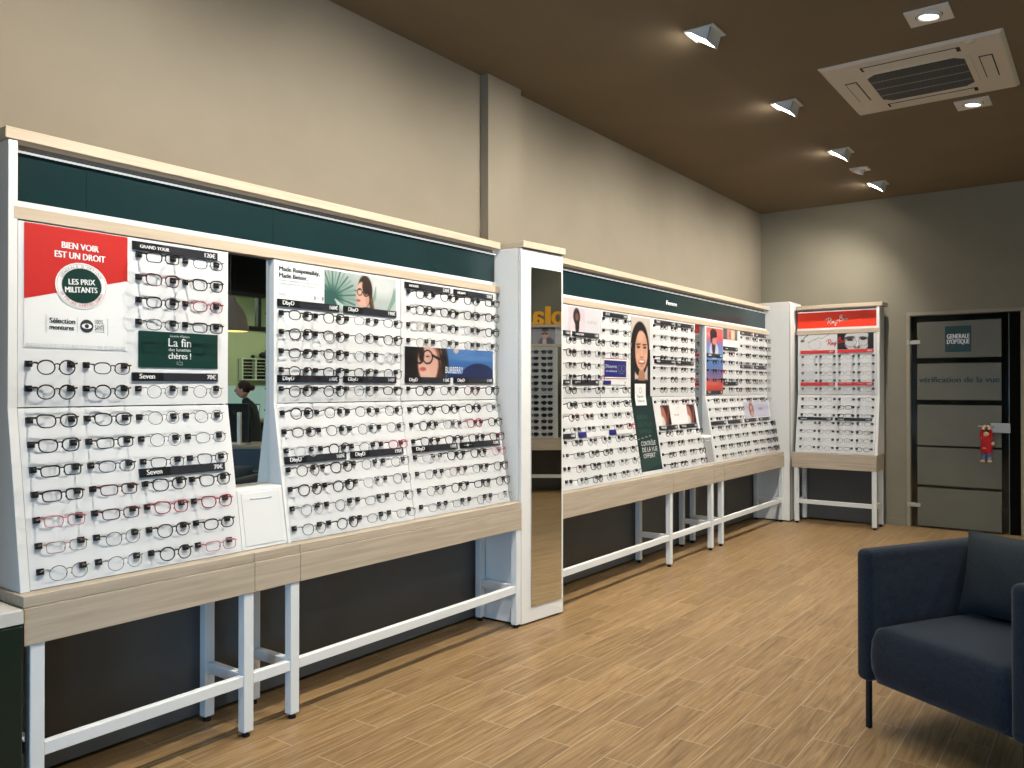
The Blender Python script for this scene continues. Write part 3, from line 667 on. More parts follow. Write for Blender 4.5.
settle(B)
# --- sunglasses board (seen in the column mirror) --------------------------------------
S = board('S', .0, .80, [.05,.24,.43,.62], [ALLR]*4, 'white board of dark sunglasses opposite, seen in the column mirror')
side_panel(S, -.02, -.002, 1.966)
settle(S)
fs = root_of('S', 'overhead_fascia', 0, 1.965)
m = MB(); m.box(-.80, .86, -.008, .225, 2.233, 2.273, M_oakcap); m.obj('cap', fs, .002, 1)
m = MB(); m.box(-.80, .86, .02, .2, 1.99, 2.232, M_white); m.obj('backing', fs)
m = MB(); m.box(-.80, .86, -.004, .06, 1.968, 2.003, M_oakcap); m.obj('lower_rail', fs)
a = Art(.01, .36, 2.006, 2.23, .008, (120,118,124)); a.rect(.9,1,0,1,(60,60,64)); a.ell(.35,.08,.30,.35,(40,40,50),.2); a.ell(.42,.1,.08,.3,(220,210,205),.3); a.ell(.40,.58,.13,.28,(206,160,140),.15); a.ell(.40,.86,.14,.14,(40,30,28),.2); a.ell(.34,.62,.07,.06,(14,14,16),.2); a.ell(.47,.62,.07,.06,(14,14,16),.2); a.line(.3,.66,.52,.66,.02,(14,14,16))
a.obj('poster', fs, FLAT(.02))
a = Art(-.36, .0, 2.006, 2.23, .01, (236,236,236)); a.obj('poster', fs, FLAT(.02))
f = MB(FLAT(.02)); f.text('SOLAIRES', -.18, 2.12, .02, M_ink, .004, 'C', width=.14); f.obj('lettering', fs)
settle(fs); tag(fs, 'overhead picture band above the sunglasses board, seen in the column mirror', 'sign')
M_yel = mat('yellow_letters', (246,176,28), .45)
def letter(ch, x0, x1, h, label):
    r = MB(FLAT(.06)); r.text(ch, (x0+x1)/2, 2.2735, .2, M_yel, 0, 'C', width=x1-x0, depth=.06, sy=h)
    for n_, e_ in enumerate((-.012,-.006,.006,.012)): r.text(ch, (x0+x1)/2+e_, 2.2735, .2, M_yel, .0008*(n_+1), 'C', width=x1-x0, depth=.0597, sy=h)
    o = r.obj('sign_letter'); o.matrix_world = RUN['S']
    tag(o, label, 'letter', 'yellow letters on the sunglasses display'); return o
for ch_, a_, b_, h_ in (('S',-.36,-.14,1.15),('o',-.10,.052,1.42),('l',.085,.135,1.32),('a',.175,.325,1.42),('i',.36,.41,1.32),('r',.44,.54,1.42),('e',.57,.72,1.42),('s',.75,.88,1.42)):
    letter(ch_, a_, b_, h_, 'yellow block letter %s on top of the sunglasses display%s' % (ch_, {'s':', the last one','S':', the first one'}.get(ch_, '')))
# second narrow board left of it with colourful items
S2 = root_of('S', 'accessory_board', -.4, .735)
slab(S2, 'upper_panel', -.72, -.10, 1.337, 1.966, mat('grey_green_board', (150,158,140), .6)); slab(S2, 'lower_panel', -.72, -.10, .7375, 1.333, M_white)
a = Art(-.30, -.11, 1.30, 1.9, .012, (170,178,176)); a.rect(0,1,.84,.98,(240,180,70))
for k in range(6): a.rect(.1,.9,.08+.12*k,.15+.12*k,[(120,140,136),(206,60,60),(90,110,120),(200,205,200),(60,70,76),(150,160,150)][k])
picture(S2, a, off=.003); settle(S2); tag(S2, 'grey-green accessory board left of the sunglasses, seen in the column mirror', 'display board')

# ------------------------------------------------------------------ spectacles
PAL = {'K':('black',(12,12,13),.0024,0),'B':('dark brown',(46,30,24),.0022,0),'W':('burgundy',(80,18,34),.0022,0),'R':('crimson',(150,20,50),.0021,0),
       'P':('pink',(190,110,118),.0018,0),'S':('silver wire',(90,90,92),.0012,1),'G':('dark grey wire',(44,44,48),.0015,1),'C':('grey translucent',(120,122,126),.0015,0),
       'O':('copper wire',(140,90,74),.0012,1),'N':('navy',(24,28,52),.0018,0),'Y':('gold wire',(150,124,80),.0011,1),'X':('pale transparent',(184,186,188),.0016,0)}
SHP = {'r':'round','o':'oval','q':'rectangular','c':'cat-eye','p':'panto'}
GM = {}
def lens_curve(s, n=22):
    W,H,e = {'r':(.054,.048,2.05),'o':(.057,.040,2.4),'q':(.058,.036,4.0),'c':(.058,.043,2.7),'p':(.056,.047,2.4)}[s]
    out = []
    for k in range(n):
        t = 2*math.pi*k/n; c, q = math.cos(t), math.sin(t)
        x = math.copysign(abs(c)**(2/e), c)*W/2; z = math.copysign(abs(q)**(2/e), q)*H/2
        if s in 'cp' and z < 0: x *= 1+z*5
        if s == 'c' and z > 0 and x > 0: z += x*.16; x *= 1.03
        if s == 'q' and z < 0: x *= 1+z*4
        out.append((x, z))
    return out, W, H
def glasses_meshes(code):
    if code in GM: return GM[code]
    col, s = code[0], code[1]; sun = code.endswith('!')
    nm, rgb, rad, met = PAL[col]
    m = mat('frame_'+nm.replace(' ','_'), rgb, .3 if not met else .35, metal=.6 if met else 0, coat=0)
    lc, W, H = lens_curve(s); k = 1.08 if sun else 1
    if sun: rad = .0024; lc = [(x*1.08, z*1.1) for x, z in lc]; W *= 1.08
    cx = .0075+W/2; zc = -.012; yf = -.059
    fr = MB()
    def P(x, z, sg): return (sg*(cx+x), yf+((cx+x)/.07)**2*.006, zc+z)
    for sg in (-1, 1):
        fr.tube([P(x, z, sg) for x, z in lc], [rad*(1.25 if z > H*.3 else .9) for x, z in lc], m, 5, closed=True, flat=1.1)
        hz = H*.28; xo = W/2
        fr.tube([P(xo-.001, hz, sg), P(xo+.006, hz+.002, sg), (sg*.0695, yf+.008, zc+hz+.002)], [rad*1.5, rad*1.4, rad*1.2], m, 5)
        fr.tube([P(-W/2+.001, -.004, sg), (sg*.0075, yf+.004, zc-.003), (sg*.0072, yf+.006, zc-.008)], .0011, M_lens if False else m, 4)
    bz = H*.20
    fr.tube([P(-W/2+.001, bz, -1), (-.004, yf-.001, zc+bz+.003), (.004, yf-.001, zc+bz+.003), P(-W/2+.001, bz, 1)], rad*1.1, m, 5)
    meF = fr.mesh('front_frame'); lens = []; tem = []
    for sg in (-1, 1):
        l = MB(); pts = [P(x*.97, z*.97, sg) for x, z in lc]; l.add(pts, [tuple(range(len(pts)))], M_sunlens if sun else M_lens); lens.append(l.mesh('lens'))
        t = MB(); th = max(rad, .0012)*(1.5 if not met else 1)
        t.tube([(sg*.0695, yf+.008, zc+H*.28+.002), (sg*.0705, yf+.022, .002), (sg*.070, -.028, .001), (sg*.0705, -.006, 0)], [th*1.1, th, th*.9, th*.8], m, 4); tem.append(t.mesh('temple'))
    GM[code] = (meF, lens, tem, fr); return GM[code]
ORD = ['first','second','third','fourth','fifth','sixth','seventh','eighth','ninth','tenth','eleventh','twelfth','thirteenth','fourteenth']
def put_glasses(run, x, z, code, label, group, name='spectacle_frame', cat='glasses'):
    meF, lens, tem, _ = glasses_meshes(code)
    o = bpy.data.objects.new(name, None); o.empty_display_size = .03
    M = RUN[run] @ Matrix.Translation(BOARD(x+.006, z, .001)) @ Matrix.Rotation(0 if z > 1.335 else -ANG, 4, 'X') @ Matrix.Rotation(random.gauss(0, .02), 4, 'Y')
    COL.objects.link(o); o.matrix_world = M
    for nm, me in (('front_frame', meF), ('lens', lens[0]), ('lens', lens[1]), ('temple', tem[0]), ('temple', tem[1])):
        c = bpy.data.objects.new(nm, me); c.parent = o; COL.objects.link(c)
    tag(o, label, cat, group); return o
rnd = random.Random(11)
def rc(weights, shapes='rpoqc'):
    return rnd.choices(list(weights), weights=list(weights.values()))[0]+rnd.choice(shapes)
WD = {'K':4,'G':5,'S':6,'B':1.5,'X':3,'C':3,'W':.6,'O':.6,'R':.25,'N':.6,'Y':.5}
WK = {'K':8,'B':3,'G':2,'S':1,'C':1,'W':.5,'X':1}
WL = {'S':5,'G':3,'X':3,'C':3,'O':1,'K':1.4,'Y':1,'R':.2}
AG = [  # board A, column by column, matched to the photo
 'Kr Kr Kc Kc Kq Kq Pq Oq Sr'.split(), 'Bo Kr Kc Kq No Wq Wq Sr Sr'.split(),
 'Kq Wc Ko Go Sr Sr Sr Gq Kc Rc Bp Kr'.split(), 'Go Kc Ro Kq Sr Sr So Gc Kc Rc Ko Pq'.split()]
NAMES = {'A':'board with red and white poster','C':'board under the palm-leaf picture','D':'board with blue landscape picture','E1':'board right of white mirror column','E2':'two-column board with navy sign',
         'F':'board right of the tall portrait','B':'board under orange-red sign'}
def fill(run, key, cols, rows, gen, group):
    for ci, (x, rr) in enumerate(zip(cols, rows)):
        for ri, i in enumerate(rr):
            code = gen(ci, ri, i)
            nm = PAL[code[0]][0]+' '+SHP[code[1]]
            lab = '%s glasses, %s from top, %s column, %s' % (nm, ORD[ri], ORD[ci+(1 if key == 'E1' else 0)], NAMES[key])
            put_glasses(run, x+CS/2, RZ[i], code, lab, group)
fill('L', 'A', [1.252,1.445,1.639,1.831], rA, lambda c, r, i: AG[c][r], 'spectacle frames on the board with the red poster')
def genC(c, r, i):
    if c < 2: return rc(WK, 'rppo')
    return rc({'K':3,'G':4,'S':3,'X':2,'B':2,'C':2,'W':.5}, 'rpo') if i < 7 else rc(WL, 'rpo')
fill('L', 'C', [2.294,2.487,2.676,2.870], rC, genC, 'spectacle frames under the palm-leaf picture')
def genD(c, r, i):
    if i in (0, 1): return 'Kp' if c < 3 else ('Kq' if i == 0 else 'Bp')
    if i in (2, 3): return rc({'B':2,'Y':2,'S':3,'G':1}, 'rp') if c < 2 else rc({'K':1,'S':2,'Y':1}, 'rp')
    if i == 8 and c == 2: return 'Rp'
    if i in (6, 7, 8): return rc(WK, 'rpp')
    if i == 9 and c == 3: return 'Wc'
    if i == 13: return rc(WL)
    if i == 10 and c == 3: return 'Pr'
    if i == 11 and c == 1: return 'Or'
    return rc(WK, 'pprq')
fill('L', 'D', [3.101,3.293,3.490,3.682], rD, genD, 'spectacle frames beside the white mirror column')
fill('L', 'E1', [4.540,4.731,4.923], rE[1:], lambda c, r, i: rc(WK if i in (2,6,7,11) else WD), 'spectacle frames right of the white mirror column')
fill('L', 'E2', [5.125,5.317], [[0,1,2,3,6]+LOW]*2, lambda c, r, i: 'Rc' if (i == 9 and c == 1) else rc(WD), 'spectacle frames beside the tall portrait')
fill('L', 'F', [5.93,6.122,6.325,6.517], [[0,1,2,3,4,5,6,7,10,11,12,13]]*4, lambda c, r, i: rc(WK if (c in (0,2) and i < 4) or i in (10,) else WD), 'spectacle frames right of the tall portrait')
def genB(c, r, i):
    if c == 2 and i in (8, 9): return 'Kq'
    return rc({'S':4,'X':3,'C':1,'Y':1}, 'oqr') if i < 10 or c < 2 else rc({'K':2,'G':3,'C':1}, 'qro')
fill('B', 'B', cB, [[2,3,4,5,6]+LOW]*4, genB, 'spectacle frames under the orange-red sign')
# the far boards: one object for the rest
rest = MB()
for cols, rows in (([6.998,7.19], [[3,4,5]+LOW]*2), ([7.385,7.577], [[2,3,4,5,6]+LOW]*2), ([7.83,8.02,8.215,8.405], [[0,1,2,3,4,5,6,7,10,11,12,13]]*4)):
    for x, rr in zip(cols, rows):
        for i in rr:
            sun = x > 8.3 and i >= 10
            code = 'Kp!' if sun else rc(WD); meF, lens, tem, fr = glasses_meshes(code)
            M = RUN['L'] @ Matrix.Translation(BOARD(x+CS/2, RZ[i], .001)) @ Matrix.Rotation(0 if RZ[i] > 1.335 else -ANG, 4, 'X')
            for me in [meF]+tem+lens:
                rest.add([v.co for v in me.vertices], [tuple(p.vertices) for p in me.polygons], me.materials[0], M)
o = rest.obj('spectacle_frame'); tag(o, 'many small spectacle frames on the two farthest boards beside the corner post', 'glasses', kind='stuff')
for c, x in enumerate([.05,.24,.43,.62]):
    for i in range(14):
        if c == 3: continue
        o = put_glasses('S', x+CS/2, RZ[i], rnd.choice(['Kp!','Kq!','Kc!','Bq!']), 'dark sunglasses, %s from top, %s column, board seen in the column mirror' % (ORD[i], ORD[c]), 'sunglasses on the board seen in the mirror', 'sunglasses', 'sunglasses')

# ------------------------------------------------------------------ white mirror column
ca = Vector((.1045,.9945,0)); cA = Vector((-2.807,3.91,0))
r = empty('mirror_cabinet', (-2.98,4.1,0))
def sub(root, o):
    o.parent = root; o.location = Vector(o.location)-root.location; return o
T = Matrix.Translation(cA) @ Matrix.Rotation(R(90-6), 4, 'Z')      # local x along the front, local y into the cabinet
f = MB(); f.prism([(-3.155,3.912),(-2.835,3.912),(-2.800,4.292),(-3.155,4.292)], .012, 2.232, 'z', M_white); sub(r, f.obj('body', None, .0015, 1))
f = MB(); f.box(.0, .392, .0, .020, .012, 2.228, M_white, T); sub(r, f.obj('door', None, .0015, 1))
f = MB(); f.box(.087, .371, -.0045, -.0005, .100, 2.124, M_mirror, T); f.box(.0855, .3725, -.0005, .0005, .0985, 2.1255, mat('mirror_edge', (60,62,62), .4), T); o = f.obj('mirror'); sub(r, o)
f = MB(); f.box(.006, .402, -.014, .3, 2.233, 2.273, M_oakcap, T @ Matrix.Translation((0,0,0))); sub(r, f.obj('cap', None, .002, 1))
f = MB(); f.prism([(-3.14,3.92),(-2.83,3.92),(-2.80,4.28),(-3.14,4.28)], 0, .012, 'z', M_rubber); sub(r, f.obj('plinth'))
tag(r, 'tall white column cabinet with a long mirror on its front and an oak cap', 'cabinet')
# far corner post
r = empty('corner_post', (-2.86,8.8,0))
f = MB(); f.box(-3.0, -2.742, 8.652, 9.05, .012, 2.315, M_white); f.box(-3.155, -3.0, 8.652, 8.67, .012, 2.315, M_white); sub(r, f.obj('body', None, .002, 1))
f = MB(); f.box(-2.99, -2.75, 8.66, 9.04, 0, .012, M_rubber); sub(r, f.obj('plinth'))
f = MB(); f.box(-2.7415, -2.7395, 8.652, 8.672, .012, 2.30, M_seam); sub(r, f.obj('edge_strip'))
tag(r, 'tall plain white corner post between the two runs of displays', 'cabinet')
# green counter at the left edge
r = empty('counter', (-3.0,.7,0))
f = MB(); f.box(-3.19, -2.780, .51, 1.174, .655, .700, mat('counter_top', (205,203,196), .4)); sub(r, f.obj('worktop', None, .003, 2))
f = MB(); f.box(-3.18, -2.804, .52, 1.172, .08, .655, M_green); sub(r, f.obj('body', None, .002, 1))
for a, b in ((.523,.84),(.843,1.1715)):
    f = MB(); f.box(-2.803, -2.783, a, b, .085, .65, M_green); d = sub(r, f.obj('door', None, .002, 1))
f = MB(); f.box(-3.17, -2.85, .53, 1.16, 0, .08, M_black); sub(r, f.obj('plinth'))
tag(r, 'dark green counter with a pale worktop at the left edge, below the first display', 'counter')

# ------------------------------------------------------------------ ceiling fittings
M_lampw = mat('lamp_housing_white', (225,222,214), .5)
def emis(name, rgb, s):
    return mat(name, rgb, .5, emit=s)
M_washglow = emis('spot_lamp_glow', (255,246,232), 230)
M_lampglow = emis('lamp_glow', (255,248,236), 11)
def add_light(kind, name, loc, energy, color, target=None, size=.1, blend=.6, angle=100, parent=None, size_y=None):
    l = bpy.data.lights.new(name, kind); l.energy = energy; l.color = color
    if kind == 'AREA':
        l.shape = 'DISK' if size_y is None else 'RECTANGLE'; l.size = size
        if size_y: l.size_y = size_y
    if kind == 'SPOT': l.shadow_soft_size = size; l.spot_size = R(angle); l.spot_blend = blend
    o = bpy.data.objects.new(name, l); COL.objects.link(o); o.location = loc
    if target is not None: o.rotation_euler = (Vector(target)-Vector(loc)).to_track_quat('-Z','Y').to_euler()
    return o
WARM = (1.0,.94,.85)
PLACE = ['above the near end of the displays','nearest the camera of the row along the displays','second of the row along the displays','third of the row along the displays','farthest of the row along the displays']
def wall_washer(y, label, e):
    # square trim with a tilted wedge-shaped hood open towards the left wall
    x = -1.815; r = empty('ceiling_spotlight', (x, y, ZC))
    f = MB(); a, b = .088, .068
    for p in ((-a,-b,-a,a),(b,a,-a,a),(-b,b,-a,-b),(-b,b,b,a)): f.box(p[0], p[1], p[2], p[3], -.008, -.0005, M_lampw)
    f.obj('trim_plate', r, .0015, 1)
    f = MB(); h = .06
    f.prism([(b,-.002),(b-.006,-.002),(b-.030,-.078),(b-.024,-.082)], -b, b, 'y', M_lampw)          # sloping back
    for s in (-b, b-.004):
        f.prism([(-b,-.002),(b,-.002),(b-.026,-.080)], s, s+.004, 'y', M_lampw)
    f.obj('hood', r)
    f = MB(); f.prism([(-b+.006,-.010),(b-.034,-.070),(b-.038,-.066),(-b+.006,-.004)], -b+.008, b-.008, 'y', M_washglow); f.obj('lamp', r)
    n = Vector((-.52,0,-.85)).normalized(); c = Vector((x-.012, y, ZC-.044))+n*.012
    add_light('SPOT', 'wall_washer_light', c, e, WARM, (-3.05,y,1.35), .007, 1.0, 128)
    tag(r, label, 'ceiling light', 'tilted square spotlights along the displays'); return r
for y, l in ((1.44,'tilted square ceiling spotlight over the red poster board, out of frame'),(2.86,'tilted square ceiling spotlight over the palm-leaf picture, out of frame'),
             (4.27,'tilted square ceiling spotlight nearest the camera'),(5.683,'tilted square ceiling spotlight second from the camera'),(7.072,'tilted square ceiling spotlight third from the camera'),(8.39,'tilted square ceiling spotlight farthest away, by the back corner')):
    wall_washer(y, l, 380)
def round_spot(x, y, label, e, s=1.0, target=None, grp='square ceiling lights with a round lamp'):
    r = empty('ceiling_downlight', (x, y, ZC)); a = .105*s
    f = MB(); n = 28; T0 = Matrix.Translation((0,0,0))
    # square plate with round hole
    ring = [(.066*s*math.cos(2*math.pi*k/n), .066*s*math.sin(2*math.pi*k/n)) for k in range(n)]
    sq = [(max(-a,min(a,1.6*a*math.cos(2*math.pi*k/n))), max(-a,min(a,1.6*a*math.sin(2*math.pi*k/n)))) for k in range(n)]
    f.add([(p,q,-.008) for p,q in ring]+[(p,q,-.008) for p,q in sq]+[(p,q,-.0005) for p,q in sq], [(k,(k+1)%n,n+(k+1)%n,n+k) for k in range(n)]+[(n+k,n+(k+1)%n,2*n+(k+1)%n,2*n+k) for k in range(n)], M_lampw)
    f.obj('trim_plate', r)
    g_ = 1 if s < 1 else .35; tilt = Matrix.Rotation(R(22*g_), 4, 'Y')
    f = MB(); f.lathe([(.060*s,.0),(.060*s,-.034*g_-.004),(.052*s,-.036*g_-.004),(.048*s,-.020*g_)], M_lampw, 24, Matrix.Translation((0,0,-.002)) @ tilt); f.obj('gimbal_ring', r)
    f = MB(); f.lathe([(.0,-.024*g_-.001),(.047*s,-.024*g_-.001)], M_lampglow, 24, Matrix.Translation((0,0,-.002)) @ tilt, False); f.obj('lamp', r)
    c = Vector((x, y, ZC-.055)); add_light('SPOT', 'downlight_light', c, e*3, WARM, target or (x-.3, y, 0), .03*s, 1.0, 125)
    tag(r, label, 'ceiling light', grp); return r
round_spot(-.776, 4.763, 'square ceiling light with a round lamp, above the air conditioner in the photo', 58)
round_spot(-.774, 6.421, 'square ceiling light with a round lamp, beyond the air conditioner', 58)
round_spot(-1.825, 7.753, 'small square ceiling light with a round lamp, between the two farthest spotlights', 14, .72, grp=None)
for i, (x, y) in enumerate(((-.776,3.1),(-.776,1.44),(.7,2.2),(.7,5.0),(.7,7.6),(2.2,3.2),(2.2,6.0),(1.2,8.0))):  # unseen lamps added to light the room, one aimed at the sunglasses board
    round_spot(x, y, 'square ceiling light with a round lamp, added outside the frame %s' % ['over the armchair side','over the camera','right of the camera','right of the armchair','by the sunglasses','near the office desk','over the office desk','nearest the sunglasses display'][i], 120 if (x, y) in ((.7,7.6),(1.2,8.0)) else 58, target=(2.0,8.3,1.3) if (x, y) == (.7,7.6) else None)

# air conditioning cassette
r = empty('air_conditioner', (-.972,5.685,ZC+.016))
M_ac = mat('ac_plastic', (214,208,194), .5); M_acd = mat('ac_grille_dark', (58,54,48), .7); M_slot = mat('ac_slot', (30,27,23), .8)
hx, hy = .497, .517
f = MB(); 
def frustum(f, x0,x1,y0,y1,z0, i, z1, m):
    v = [(x0,y0,z0),(x1,y0,z0),(x1,y1,z0),(x0,y1,z0),(x0+i,y0+i,z1),(x1-i,y0+i,z1),(x1-i,y1-i,z1),(x0+i,y1-i,z1)]
    f.add(v, [(0,1,2,3),(7,6,5,4),(0,4,5,1),(1,5,6,2),(2,6,7,3),(3,7,4,0)], m)
frustum(f, -hx,hx,-hy,hy,-.0165, .022, -.035, M_ac); f.obj('casing', r, .006, 3)
q = .27; c = .05
oct_ = [(-q+c,-q),(q-c,-q),(q,-q+c),(q,q-c),(q-c,q),(-q+c,q),(-q,q-c),(-q,-q+c)]
f = MB(); f.prism([(a*1.12,b*1.12) for a,b in oct_], -.039, -.034, 'z', M_ac); f.obj('grille_frame', r, .002, 2)
f = MB(); f.prism(oct_, -.0405, -.0385, 'z', M_acd)
for k in range(27):
    y = -q+.01+k*.02; w = q-.004 if abs(y) < q-c else q-.004-(abs(y)-(q-c)); f.box(-w, w, y-.003, y+.003, -.045, -.0405, mat('ac_bar', (150,142,126), .6) if k % 7 == 6 else mat('ac_slat', (84,79,70), .6))
for k in range(22):
    x = -q+.012+k*.0245; w = q-.004 if abs(x) < q-c else q-.004-(abs(x)-(q-c)); f.box(x-.0018, x+.0018, -w, w, -.044, -.0405, mat('ac_slat'))
f.obj('grille', r)
for sx, sy in ((0,-1),(0,1),(-1,0),(1,0)):
    f = MB(); L_, w_, d_ = .27, .036, .385
    if sx == 0: f.box(-L_, L_, sy*d_-w_, sy*d_+w_, -.0362, -.0348, M_slot)
    else: f.box(sx*(d_-.01)-w_, sx*(d_-.01)+w_, -.20, .20, -.0362, -.0348, M_slot)
    sl = f.obj('air_slot', r)
    f = MB()
    if sx == 0: f.box(-L_+.015, L_-.02, sy*d_-w_+.006, sy*d_+w_-.005, -.041, -.037, M_ac)
    else: f.box(sx*(d_-.01)-w_+.006, sx*(d_-.01)+w_-.006, -.19, .19, -.041, -.037, M_ac)
    f.obj('flap', sl, .002, 2)
for x, y in ((-.40,-.44),(.33,.47)):
    f = MB(); f.lathe([(0,-.044),(.022,-.043),(.028,-.0352)], M_ac, 20, Matrix.Translation((x,-y,0))); f.obj('sensor_cap', r)
f = MB(FLAT(0)); f.mapf = lambda x, z, off=0: (x, z, -.0358-off)

tag(r, 'white square ceiling air conditioner cassette with a dark central grille', 'air conditioner')

# ------------------------------------------------------------------ glass door
r = empty('door_1', (-1.23,YB,0)); 
M_dframe = noisy(mat('door_frame_paint', (150,140,120), .6), 3, .03)
def dsub(f, name, bev=0, seg=1): return sub(r, f.obj(name, None, bev, seg))
f = MB(); f.box(DX0, DX0+.035, YB-.012, YB+.1, 0, DZ-.035, M_dframe); f.box(DX1-.035, DX1, YB-.012, YB+.1, 0, DZ-.035, M_dframe); f.box(DX0, DX1, YB-.012, YB+.1, DZ-.035, DZ, M_dframe); dsub(f, 'door_frame', .002)
f = MB(); f.box(-1.660, -.804, YB+.004, YB+.012, .012, 2.125, M_glass); gl = dsub(f, 'glass_leaf')
f = MB(); f.box(-.800, -.710, YB+.030, YB+.036, 0, 2.13, mat('dark_opening_fill', (16,16,12), .9, spec=.05)); dsub(f, 'dark_gap_strip')  # opaque dark strip stands in for the unlit opening beside the leaf
M_frost = noisy(mat('frosted_film', (104,103,90), .5, alpha=.93), 2, .05)
for i, (z0, z1) in enumerate(((1.708,2.07),(1.288,1.65),(.832,1.237),(.434,.812),(.02,.406))):
    f = MB(); f.box(-1.60, -.866, YB+.0025, YB+.0035, z0, z1, M_frost); o = dsub(f, 'frosted_band')
M_frame2 = mat('glass_edge', (150,165,158), .2)
f = MB(); f.box(-.806, -.802, YB+.004, YB+.012, .012, 2.125, M_frame2); f.box(-1.662, -1.660, YB+.004, YB+.012, .012, 2.125, M_frame2); dsub(f, 'glass_edge')
for z in (1.85, .205):
    f = MB(); f.box(-1.690, -1.572, YB-.006, YB+.002, z, z+.04, M_chrome); f.box(-1.69, -1.67, YB-.02, YB+.002, z-.002, z+.042, M_chrome); dsub(f, 'hinge', .003, 2)
f = MB(); f.box(-.955, -.792, YB-.022, YB+.002, .975, 1.068, M_chrome); hd = dsub(f, 'lock_case', .004, 2)
f = MB(); f.tube([(-.93,YB-.022,1.035),(-.93,YB-.058,1.035),(-.95,YB-.062,1.035),(-1.055,YB-.062,1.037)], .008, M_chrome, 10); dsub(f, 'lever_handle')
f = MB(FLAT(YB)); f.quad(-1.347, -1.118, 1.762, 2.018, M_dgreen, -.001)
f.text('GENERALE', -1.232, 1.895, .034, M_wink, .001, 'C', width=.195, b=.002, sy=1.4); f.text("D'OPTIQUE", -1.232, 1.842, .034, M_wink, .001, 'C', width=.195, b=.002, sy=1.4); dsub(f, 'sign_square')
f = MB(FLAT(YB)); f.text('vérification de la vue', -1.232, 1.462, .045, M_dgreen, -.001, 'C', width=.70, sy=1.3, b=.003); dsub(f, 'lettering')
r['kind'] = 'structure'; r['label'] = 'frosted glass door lettered in green, on the back wall'; r['category'] = 'door'

# hanging doll on the door handle
d = empty('hanging_doll', (-.985,YB-.075,.69))
M_swt = noisy(mat('red_knit', (176,22,30), .9), 120, .1); M_jean = noisy(mat('blue_denim', (92,108,134), .9), 90, .12); M_skin = mat('doll_skin', (222,184,140), .7); M_hair = mat('dark_brown_hair', (46,30,22), .85); M_shoe = mat('tan_shoe', (206,168,116), .7)
f = MB(); f.lathe([(0,.085),(.040,.088),(.048,.10),(.050,.14),(.044,.19),(.038,.235),(.022,.25),(0,.252)], M_swt, 18, Matrix.Diagonal((1.05,.62,1,1)))
f.obj('sweater', d)
for s in (-1, 1):
    f = MB(); f.tube([(s*.034,0,.225),(s*.042,.0,.27),(s*.028,.0,.318)], [.018,.017,.015], M_swt, 10); f.obj('sleeve', d)
    f = MB(); f.tube([(s*.028,0,.315),(s*.022,.004,.338),(s*.012,.012,.352),(s*.004,.022,.350)], [.012,.012,.011,.006], M_skin, 8)
    for k in range(3): f.tube([(s*.014-.004*k*s,.008,.352),(s*.012-.004*k*s,.024,.350),(s*.012-.004*k*s,.030,.338)], .0035, M_skin, 5)
    f.obj('hand', d)
    f = MB(); f.tube([(s*.020,0,.098),(s*.023,-.002,.06),(s*.026,-.004,.022)], [.023,.021,.020], M_jean, 10); f.obj('trouser_leg', d)
    f = MB(); f.ball((s*.030,-.012,.012), (.022,.030,.014), M_shoe, 12); f.obj('shoe', d)
f = MB(); f.ball((0,0,.277), (.026,.024,.030), M_skin, 14); f.ball((0,-.024,.272), (.004,.005,.004), M_skin, 6)
for s in (-1, 1): f.ball((s*.009,-.0215,.280), (.003,.003,.003), M_black, 6); f.ball((s*.026,0,.276), (.004,.006,.007), M_skin, 6)
f.tube([(-.007,-.022,.264),(0,-.024,.262),(.007,-.022,.264)], .001, M_red, 4); f.obj('head', d)
f = MB(); f.ball((0,.006,.288), (.029,.026,.026), M_hair, 14); f.obj('hair', d)
f = MB(); f.ball((.0,-.030,.195), (.014,.006,.018), M_skin, 10, Matrix.Rotation(.3,4,'Y')); f.box(-.026,.0,-.034,-.030,.135,.145, M_gink); f.obj('chest_badge', d)
tag(d, 'small doll in red sweater and jeans hanging from the door handle', 'doll')

# ------------------------------------------------------------------ armchair
def fabric():
    m = mat('dark_blue_fabric', (34,46,62), .9, spec=.2); nt = m.node_tree; b = nt.nodes['Principled BSDF']; L = nt.links
    tc = nd(m,'ShaderNodeTexCoord'); hs = []
    for sc_ in ((260,22,40),(22,260,260)):
        mp = nd(m,'ShaderNodeMapping'); mp.inputs['Scale'].default_value = sc_; no = nd(m,'ShaderNodeTexNoise'); no.inputs['Scale'].default_value = 1; no.inputs['Detail'].default_value = 3
        L.new(tc.outputs['Object'], mp.inputs[0]); L.new(mp.outputs[0], no.inputs['Vector']); hs.append(no)
    ad = nd(m,'ShaderNodeMath', operation='ADD'); L.new(hs[0].outputs['Fac'], ad.inputs[0]); L.new(hs[1].outputs['Fac'], ad.inputs[1])
    cr = nd(m,'ShaderNodeValToRGB'); cr.color_ramp.elements[0].position = .75/2; cr.color_ramp.elements[1].position = 1.3/2
    hf = nd(m,'ShaderNodeMath', operation='MULTIPLY'); hf.inputs[1].default_value = .5; L.new(ad.outputs[0], hf.inputs[0]); L.new(hf.outputs[0], cr.inputs['Fac'])
    cr.color_ramp.elements[0].color = lin((12,20,30)); cr.color_ramp.elements[1].color = lin((27,37,50)); L.new(cr.outputs['Color'], b.inputs['Base Color'])
    bp = nd(m,'ShaderNodeBump'); bp.inputs['Strength'].default_value = .3; bp.inputs['Distance'].default_value = .002; L.new(ad.outputs[0], bp.inputs['Height']); L.new(bp.outputs[0], b.inputs['Normal'])
    b.inputs['Sheen Weight'].default_value = .15
    return m
M_fab = fabric(); M_fabp = noisy(mat('dark_green_grey_fabric', (30,38,42), .9), 150, .2, bump=.3)
ch = empty('armchair', (-.868,3.58,0), R(-30))    # origin at the front left corner, x along the front, y to the back
